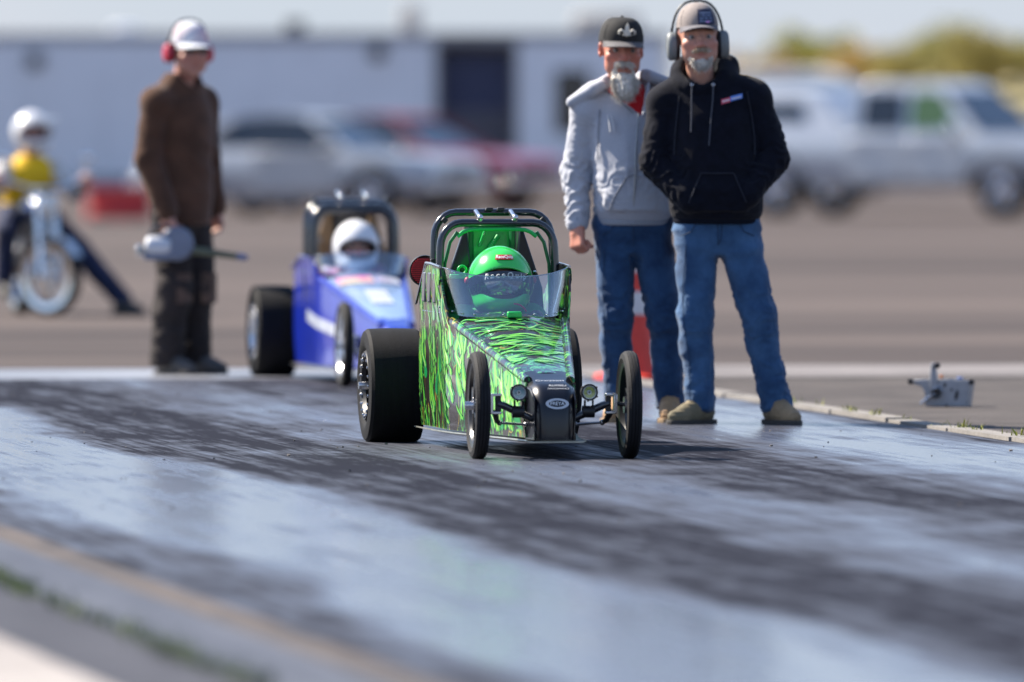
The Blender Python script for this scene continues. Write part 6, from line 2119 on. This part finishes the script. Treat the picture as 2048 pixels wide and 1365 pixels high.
def pickup(name, loc, rz, label, paint):
    """Crew-cab pickup with a moulded canopy on the bed; nose towards +x."""
    T = empty(name, loc, rz, label, 'pickup truck')
    lower = [(-2.75, .93, .62, 1.12), (-2.65, .97, .50, 1.14), (-1.6, .98, .42, 1.14), (-.55, .98, .40, 1.14), (.3, .98, .40, 1.12), (1.25, .98, .42, 1.12), (2.2, .97, .46, 1.08), (2.65, .94, .52, 1.02), (2.75, .88, .6, .92)]
    MB().loft([[(x, y, z) for y, z in section(w, z0, z1, z1 - .10, .95)] for x, w, z0, z1 in lower]).build('body', paint, T, smooth=50)
    cab = [(-.62, .90, 1.10, .88), (-.55, .86, 1.78, .74), (-.3, .86, 1.84, .72), (.55, .86, 1.84, .72), (.78, .87, 1.78, .74), (1.45, .92, 1.12, .88)]
    MB().loft([[(x, -w, 1.08), (x, -tw, z), (x, tw, z), (x, w, 1.08)] for x, w, z, tw in cab]).build('cab', paint, T, smooth=30, bevel=.03)
    for s in (-1, 1):
        y = lambda z: s * (.895 - .155 * (z - 1.08) / .72 + .012)
        for x0, x1, x2, x3, m_ in ((-.42, .20, .20, -.40, M_GLASSD), (.34, 1.18, .74, .34, mat('green_tint_glass', (.07, .13, .04), rough=.08, coat=.5))):  # front pane: a green reflection is painted into the glass colour
            MB().loft([[(x0, y(1.20), 1.20), (x1, y(1.20), 1.20), (x2, y(1.70), 1.70), (x3, y(1.70), 1.70)], [(x0, y(1.20) - s * .05, 1.20), (x1, y(1.20) - s * .05, 1.20), (x2, y(1.70) - s * .05, 1.70), (x3, y(1.70) - s * .05, 1.70)]]).build('window', m_, T)
        for x in (-.12, .78):
            MB().box((x, s * .985, .80), (.86, .012, .58)).build('door', paint, T, bevel=.02)
            MB().box((x - .28, s * 1.0, 1.0), (.16, .03, .035)).build('door_handle', M_CHR, T, bevel=.008)
        MB().box((1.16, s * 1.12, 1.22), (.10, .22, .26)).build('mirror', M_CHR, T, bevel=.04)
        MB().box((2.70, s * .70, .86), (.12, .36, .22)).build('headlight', mat('headlamp_lens', (.8, .82, .8), rough=.1), T, bevel=.03)
        MB().box((-2.72, s * .90, .90), (.10, .12, .36)).build('tail_light', M_TAIL, T, bevel=.02)
        for x in (-1.72, 1.78):
            carwheel(T, (x, s * .83, .40), .40, .27, s)
            MB().tube([(x + .47 * math.cos(R(a)), s * .965, .40 + .47 * math.sin(R(a))) for a in range(-10, 191, 15)], .03, 8).build('wheel_arch', M_BLACK, T)
    MB().loft([[(.86, -.70, 1.72), (.86, .70, 1.72), (1.42, .82, 1.20), (1.42, -.82, 1.20)], [(.80, -.70, 1.70), (.80, .70, 1.70), (1.36, .82, 1.17), (1.36, -.82, 1.17)]]).build('windscreen', M_GLASSD, T)
    MB().box((2.78, 0, .60), (.14, 1.86, .22)).build('front_bumper', M_CHR, T, bevel=.04)
    MB().box((-2.82, 0, .60), (.14, 1.8, .18)).build('rear_bumper', M_CHR, T, bevel=.04)
    MB().box((2.76, 0, .88), (.05, 1.0, .28)).build('grille', M_CHR, T, bevel=.02)
    can = [(-2.70, .92, 1.62, .78), (-2.5, .92, 1.74, .76), (-1.5, .92, 1.76, .76), (-1.2, .92, 1.72, .74), (-.70, .92, 1.28, .8)]
    c_ = MB().loft([[(x, -w, 1.13), (x, -tw, z), (x, 0, z + .03), (x, tw, z), (x, w, 1.13)] for x, w, z, tw in can]).build('canopy', paint, T, smooth=30, bevel=.03)
    for s in (-1, 1):
        MB().loft([[(-2.35, s * .885, 1.30), (-1.25, s * .885, 1.30), (-1.35, s * .825, 1.56), (-2.30, s * .825, 1.56)], [(-2.35, s * .85, 1.30), (-1.25, s * .85, 1.30), (-1.35, s * .79, 1.56), (-2.30, s * .79, 1.56)]]).build('canopy_window', M_GLASSD, c_)
    return T


M_SILVER = mat('silver_paint', (.50, .53, .58), rough=.28, metal=.2, coat=.7, var=.05)
M_SILVER2 = mat('pale_silver_paint', (.40, .42, .46), rough=.3, metal=.2, coat=.7, var=.05)
M_CRIM = mat('crimson_paint', (.30, .022, .035), rough=.28, coat=.8, var=.08)
coupe('red_coupe', (at(800, 163), 163, 0), R(-33), 'dark red coupe parked behind the silver one beside the long white trailer', M_CRIM, mat('maroon_roof', (.16, .03, .05), rough=.5))
coupe('silver_coupe', (at(625, 157), 157, 0), R(-28), 'pale silver coupe parked in front of the long white trailer', M_SILVER2)
pickup('pickup_truck', (at(1835, 155), 155, 0), R(-30), 'silver crew-cab pickup truck with canopy on its bed', M_SILVER)

# long white race trailer with an open side door
TR = empty('race_trailer', (at(560, 172), 172, 0), R(-3), 'long white race trailer with open side door behind the parked cars', 'trailer')
M_TWHITE = mat('trailer_white', (.84, .87, .92), rough=.3, coat=.4, var=.04, vscale=2)
S_ = 172 / FPX
L0, L1 = at(-260, 172) - at(560, 172), at(1335, 172) - at(560, 172)
D0, D1 = at(885, 172) - at(560, 172), at(1040, 172) - at(560, 172)
ZB, ZT = .34, 2.58
sk = MB()
panels = []
x = L0
while x < L1 - .05:
    nx_ = min(x + 1.215, L1)
    for a, b_ in ((x, min(nx_, D0)), (max(x, D1), nx_)):
        if b_ - a > .05:
            panels.append((a, b_))
    x = nx_
for a, b_ in panels:
    MB().box(((a + b_) / 2, -1.25, (ZB + ZT) / 2), (b_ - a - .008, .03, ZT - ZB)).build('side_panel', M_TWHITE, TR, bevel=.004)
MB().box(((D0 + D1) / 2, -1.25, ZT - .08), (D1 - D0, .03, .16)).build('door_header', mat('brown_header', (.12, .10, .09), rough=.7), TR)
MB().box(((L0 + L1) / 2, 1.25, (ZB + ZT) / 2), (L1 - L0, .03, ZT - ZB)).build('far_side', M_TWHITE, TR)
for x in (L0, L1):
    MB().box((x, 0, (ZB + ZT) / 2), (.03, 2.5, ZT - ZB)).build('end_wall', M_TWHITE, TR)
MB().box(((L0 + L1) / 2, 0, ZT + .03), (L1 - L0 + .06, 2.58, .05)).build('roof', M_WTRIM, TR, bevel=.02)
MB().box(((L0 + L1) / 2, 0, ZB - .03), (L1 - L0, 2.5, .06)).build('floor', M_BLACK, TR)
MB().box(((L0 + L1) / 2, -1.275, ZT - .03), (L1 - L0 + .04, .03, .11)).build('roof_trim', M_WTRIM, TR, bevel=.01)
for a, b_ in ((L0, D0), (D1, L1)):
    MB().box(((a + b_) / 2, -1.275, ZB + .05), (b_ - a, .03, .14)).build('skirt', M_WTRIM, TR, bevel=.01)
MB().box(((D0 + D1) / 2, -.98, 1.9), (D1 - D0 - .02, .04, .9)).build('inner_door', mat('inner_navy', (.03, .04, .10), rough=.5, var=.2), TR)
for k in range(9):
    MB().box(((D0 + D1) / 2, -1.0, .22 + .145 * k), (D1 - D0 - .02, .05, .128), rx=R(12)).build('door_slat', mat('slat_grey', (.13, .135, .17), rough=.5, var=.15), TR, bevel=.006)
MB().box(((D0 + D1) / 2, -1.15, .20), (D1 - D0 - .02, .35, .12)).build('step', M_BLACK, TR, bevel=.01)
for a in (D0, D1):
    MB().box((a, -1.262, (ZB + ZT) / 2), (.07, .05, ZT - ZB)).build('door_jamb', mat('jamb_grey', (.2, .19, .19), rough=.5), TR, bevel=.006)
for px, py in ((85, 122), (767, 106)):
    lx, lz = at(px, 172) - at(560, 172), CAM_H + (HORIZON - py) * S_
    MB().lathe([(-1.36, .04), (-1.36, .11), (-1.33, .13), (-1.27, .10), (-1.27, .03)], c=(lx, 0, lz), axis='Y', n=24).build('flood_lamp', mat('lamp_black', (.03, .03, .04), rough=.4), TR)
wx0, wx1 = at(1118, 172) - at(560, 172), at(1190, 172) - at(560, 172)
MB().box(((wx0 + wx1) / 2, -1.272, CAM_H + .22), (wx1 - wx0, .02, .95)).build('window', M_GLASSD, TR, bevel=.03)
MB().box((at(590, 172) - at(560, 172), 0, ZT + .14), (.3, .3, .2)).build('roof_vent', mat('vent_dark', (.06, .06, .06), rough=.5), TR, bevel=.04)
MB().box((at(250, 172) - at(560, 172), 0, ZT + .10), (.42, .42, .13)).build('roof_vent', M_TWHITE, TR, bevel=.05)
MB().box((at(1215, 172) - at(560, 172), 0, ZT + .2), (1.0, .75, .3)).build('air_conditioner', mat('ac_cream', (.5, .46, .42), rough=.6, var=.1), TR, bevel=.06)
MB().box((at(822, 172) - at(560, 172), 0, ZT + .26), (.3, .3, .42)).build('vent_stack', mat('ac_cream', (.5, .46, .42)), TR, bevel=.05)
for x in (.8, 1.75):
    for s in (-1, 1):
        carwheel(TR, (x, s * 1.1, .36), .36, .24, s)
for x in (L0 + .4, L1 - .5):
    MB().cyl((x, -1.0, 0), (x, -1.0, ZB), .04, .05, 10).box((x, -1.0, .015), (.2, .2, .03)).build('jack_stand', M_STEEL, TR)

# low red barrier beside the trailer
rb = empty('barrier', (at(238, 150), 150, 0), R(4), 'low red plastic barrier in front of the trailer left of the cars', 'barrier')
MB().prism([(-.24, 0), (.24, 0), (.22, .10), (.10, .22), (.07, .42), (-.07, .42), (-.10, .22), (-.22, .10)], -.42, .42, axis='X').build('barrier_shell', mat('barrier_red', (.52, .025, .02), rough=.5, var=.1), rb, bevel=.02)
for s in (-1, 1):
    MB().box((s * .27, 0, .03), (.16, .5, .06)).build('barrier_foot', M_BLACK, rb, bevel=.01)
MB().lathe([(.415, .03), (.44, .03), (.445, .02)], axis='Z', n=14).build('filler_cap', M_BLACK, rb)

# white van behind the pickup
V_ = empty('white_van', (at(1560, 196), 196, 0), R(-8), 'white van with high roof parked behind the canopy pickup', 'van')
MB().loft([[(x, -w, z0), (x, -w, z1 - .3), (x, -w * .88, z1), (x, w * .88, z1), (x, w, z1 - .3), (x, w, z0)] for x, w, z0, z1 in ((-1.25, .95, .4, 2.0), (-1.2, .98, .35, 2.15), (.6, .98, .35, 2.18), (1.15, .96, .35, 2.05), (1.75, .94, .38, 1.2), (2.1, .86, .45, 1.0))]).build('body', mat('van_white', (.76, .74, .70), rough=.35, coat=.4), V_, smooth=35, bevel=.03)
for s in (-1, 1):
    MB().box((.75, s * .985, 1.55), (.6, .012, .5)).build('window', M_GLASSD, V_, bevel=.02)
    MB().box((2.05, s * .62, .8), (.1, .25, .16)).build('headlight', M_WHITE, V_, bevel=.02)
    for x in (-.75, 1.45):
        carwheel(V_, (x, s * .85, .35), .35, .22, s)
MB().box((2.12, 0, .5), (.12, 1.7, .16)).build('bumper', M_BLACK, V_, bevel=.03)
MB().loft([[(1.18, -.80, 1.95), (1.18, .80, 1.95), (1.72, .84, 1.24), (1.72, -.84, 1.24)], [(1.14, -.80, 1.93), (1.14, .80, 1.93), (1.68, .84, 1.22), (1.68, -.84, 1.22)]]).build('windscreen', M_GLASSD, V_)

# dry bank with autumn-coloured shrubs beyond the paddock
bank = []
for i in range(31):
    row = []
    for j in range(9):
        x = -60 + i * 5.0
        y = 250 + j * 9
        q = math.sin(math.pi * j / 8)
        amp = 2.75 + .35 * math.sin(x * .21) + .25 * math.sin(x * .53 + 1)
        row.append((x, y, -.05 + amp * q * (1 if j < 8 else 0) * min(1, max(0.15, (x + 10) / 18))))
    bank.append(row)
me = bpy.data.meshes.new('bank')
n_ = 9
me.from_pydata([p for r in bank for p in r], [], [(i * n_ + j, (i + 1) * n_ + j, (i + 1) * n_ + j + 1, i * n_ + j + 1) for i in range(30) for j in range(8)])
me.shade_smooth()
link('bank', me, mat('dry_grass_bank', (.36, .29, .17), rough=.95, col2=(.29, .26, .10), vscale=.35), kind='structure')


def shrub(name, x, y, h, w, label, m, seed, zb=2.0):
    rnd = random.Random(seed)
    h *= .8
    T = empty(name, (x, y, zb), rnd.uniform(0, 6), label, 'shrub', 'shrubs on the dry bank')
    tr = MB()
    for k in range(6):
        a = rnd.uniform(0, 6.28)
        tr.tube([(0, 0, -.5), (.15 * w * math.cos(a), .15 * w * math.sin(a), h * .3), (.35 * w * math.cos(a), .35 * w * math.sin(a), h * .75)], [.07, .045, .012], 6)
    tr.build('trunk', mat('shrub_bark', (.10, .075, .05), rough=.9), T)
    vs, fs = [], []
    blobs = [(rnd.gauss(0, .33) * w, rnd.gauss(0, .33) * w, h * rnd.uniform(.3, .85), rnd.uniform(.22, .42) * w) for _ in range(16)]
    for _ in range(2600):
        bx_, by_, bz_, br_ = rnd.choice(blobs)
        d_ = Vector((rnd.gauss(0, 1), rnd.gauss(0, 1), rnd.gauss(0, 1))).normalized() * br_ * rnd.uniform(.55, 1.05)
        p = Vector((bx_, by_, bz_)) + Vector((d_.x, d_.y, d_.z * .8))
        if p.z < .05:
            continue
        u_ = Vector((rnd.gauss(0, 1), rnd.gauss(0, 1), rnd.gauss(0, 1))).normalized()
        w_ = u_.cross(Vector((rnd.gauss(0, 1), rnd.gauss(0, 1), rnd.gauss(0, 1)))).normalized()
        l_ = rnd.uniform(.05, .11)
        k = len(vs)
        vs += [tuple(p - u_ * l_), tuple(p + w_ * l_ * .45), tuple(p + u_ * l_), tuple(p - w_ * l_ * .45)]
        fs.append((k, k + 1, k + 2, k + 3))
    me = bpy.data.meshes.new('crown')
    me.from_pydata(vs, [], fs)
    link('crown', me, m, T)
    return T


M_LEAF = [mat('leaf_olive_gold', (.40, .36, .09), rough=.7, col2=(.28, .28, .08), vscale=2), mat('leaf_gold', (.46, .39, .13), rough=.7, col2=(.38, .33, .1), vscale=2), mat('leaf_green', (.30, .32, .06), rough=.7, col2=(.4, .36, .07), vscale=2), mat('leaf_rust', (.55, .36, .14), rough=.7, col2=(.45, .34, .1), vscale=2)]
for i, (px, d_, h_, w_, k_, lab) in enumerate((
        (1612, 268, 1.75, 1.2, 2, 'dark olive shrub on the bank above the white van roof'),
        (1715, 266, 1.15, 1.3, 3, 'rusty low shrub on the bank above the pickup canopy'),
        (1800, 262, 1.1, 1.2, 1, 'pale gold shrub seen in the gap between canopy and cab'),
        (1885, 268, 1.85, 1.5, 0, 'tall olive gold shrub above the pickup cab'),
        (1965, 264, 1.7, 1.3, 1, 'bright gold shrub above the pickup windscreen'),
        (2050, 268, 1.45, 1.4, 0, 'olive gold shrub cut by the right photo edge'),
        (1530, 266, 1.0, 1.1, 3, 'low rusty shrub on the bank beside the navy hoodie man'))):
    shrub('shrub', at(px, d_), d_, h_, w_, lab, M_LEAF[k_], 40 + i)
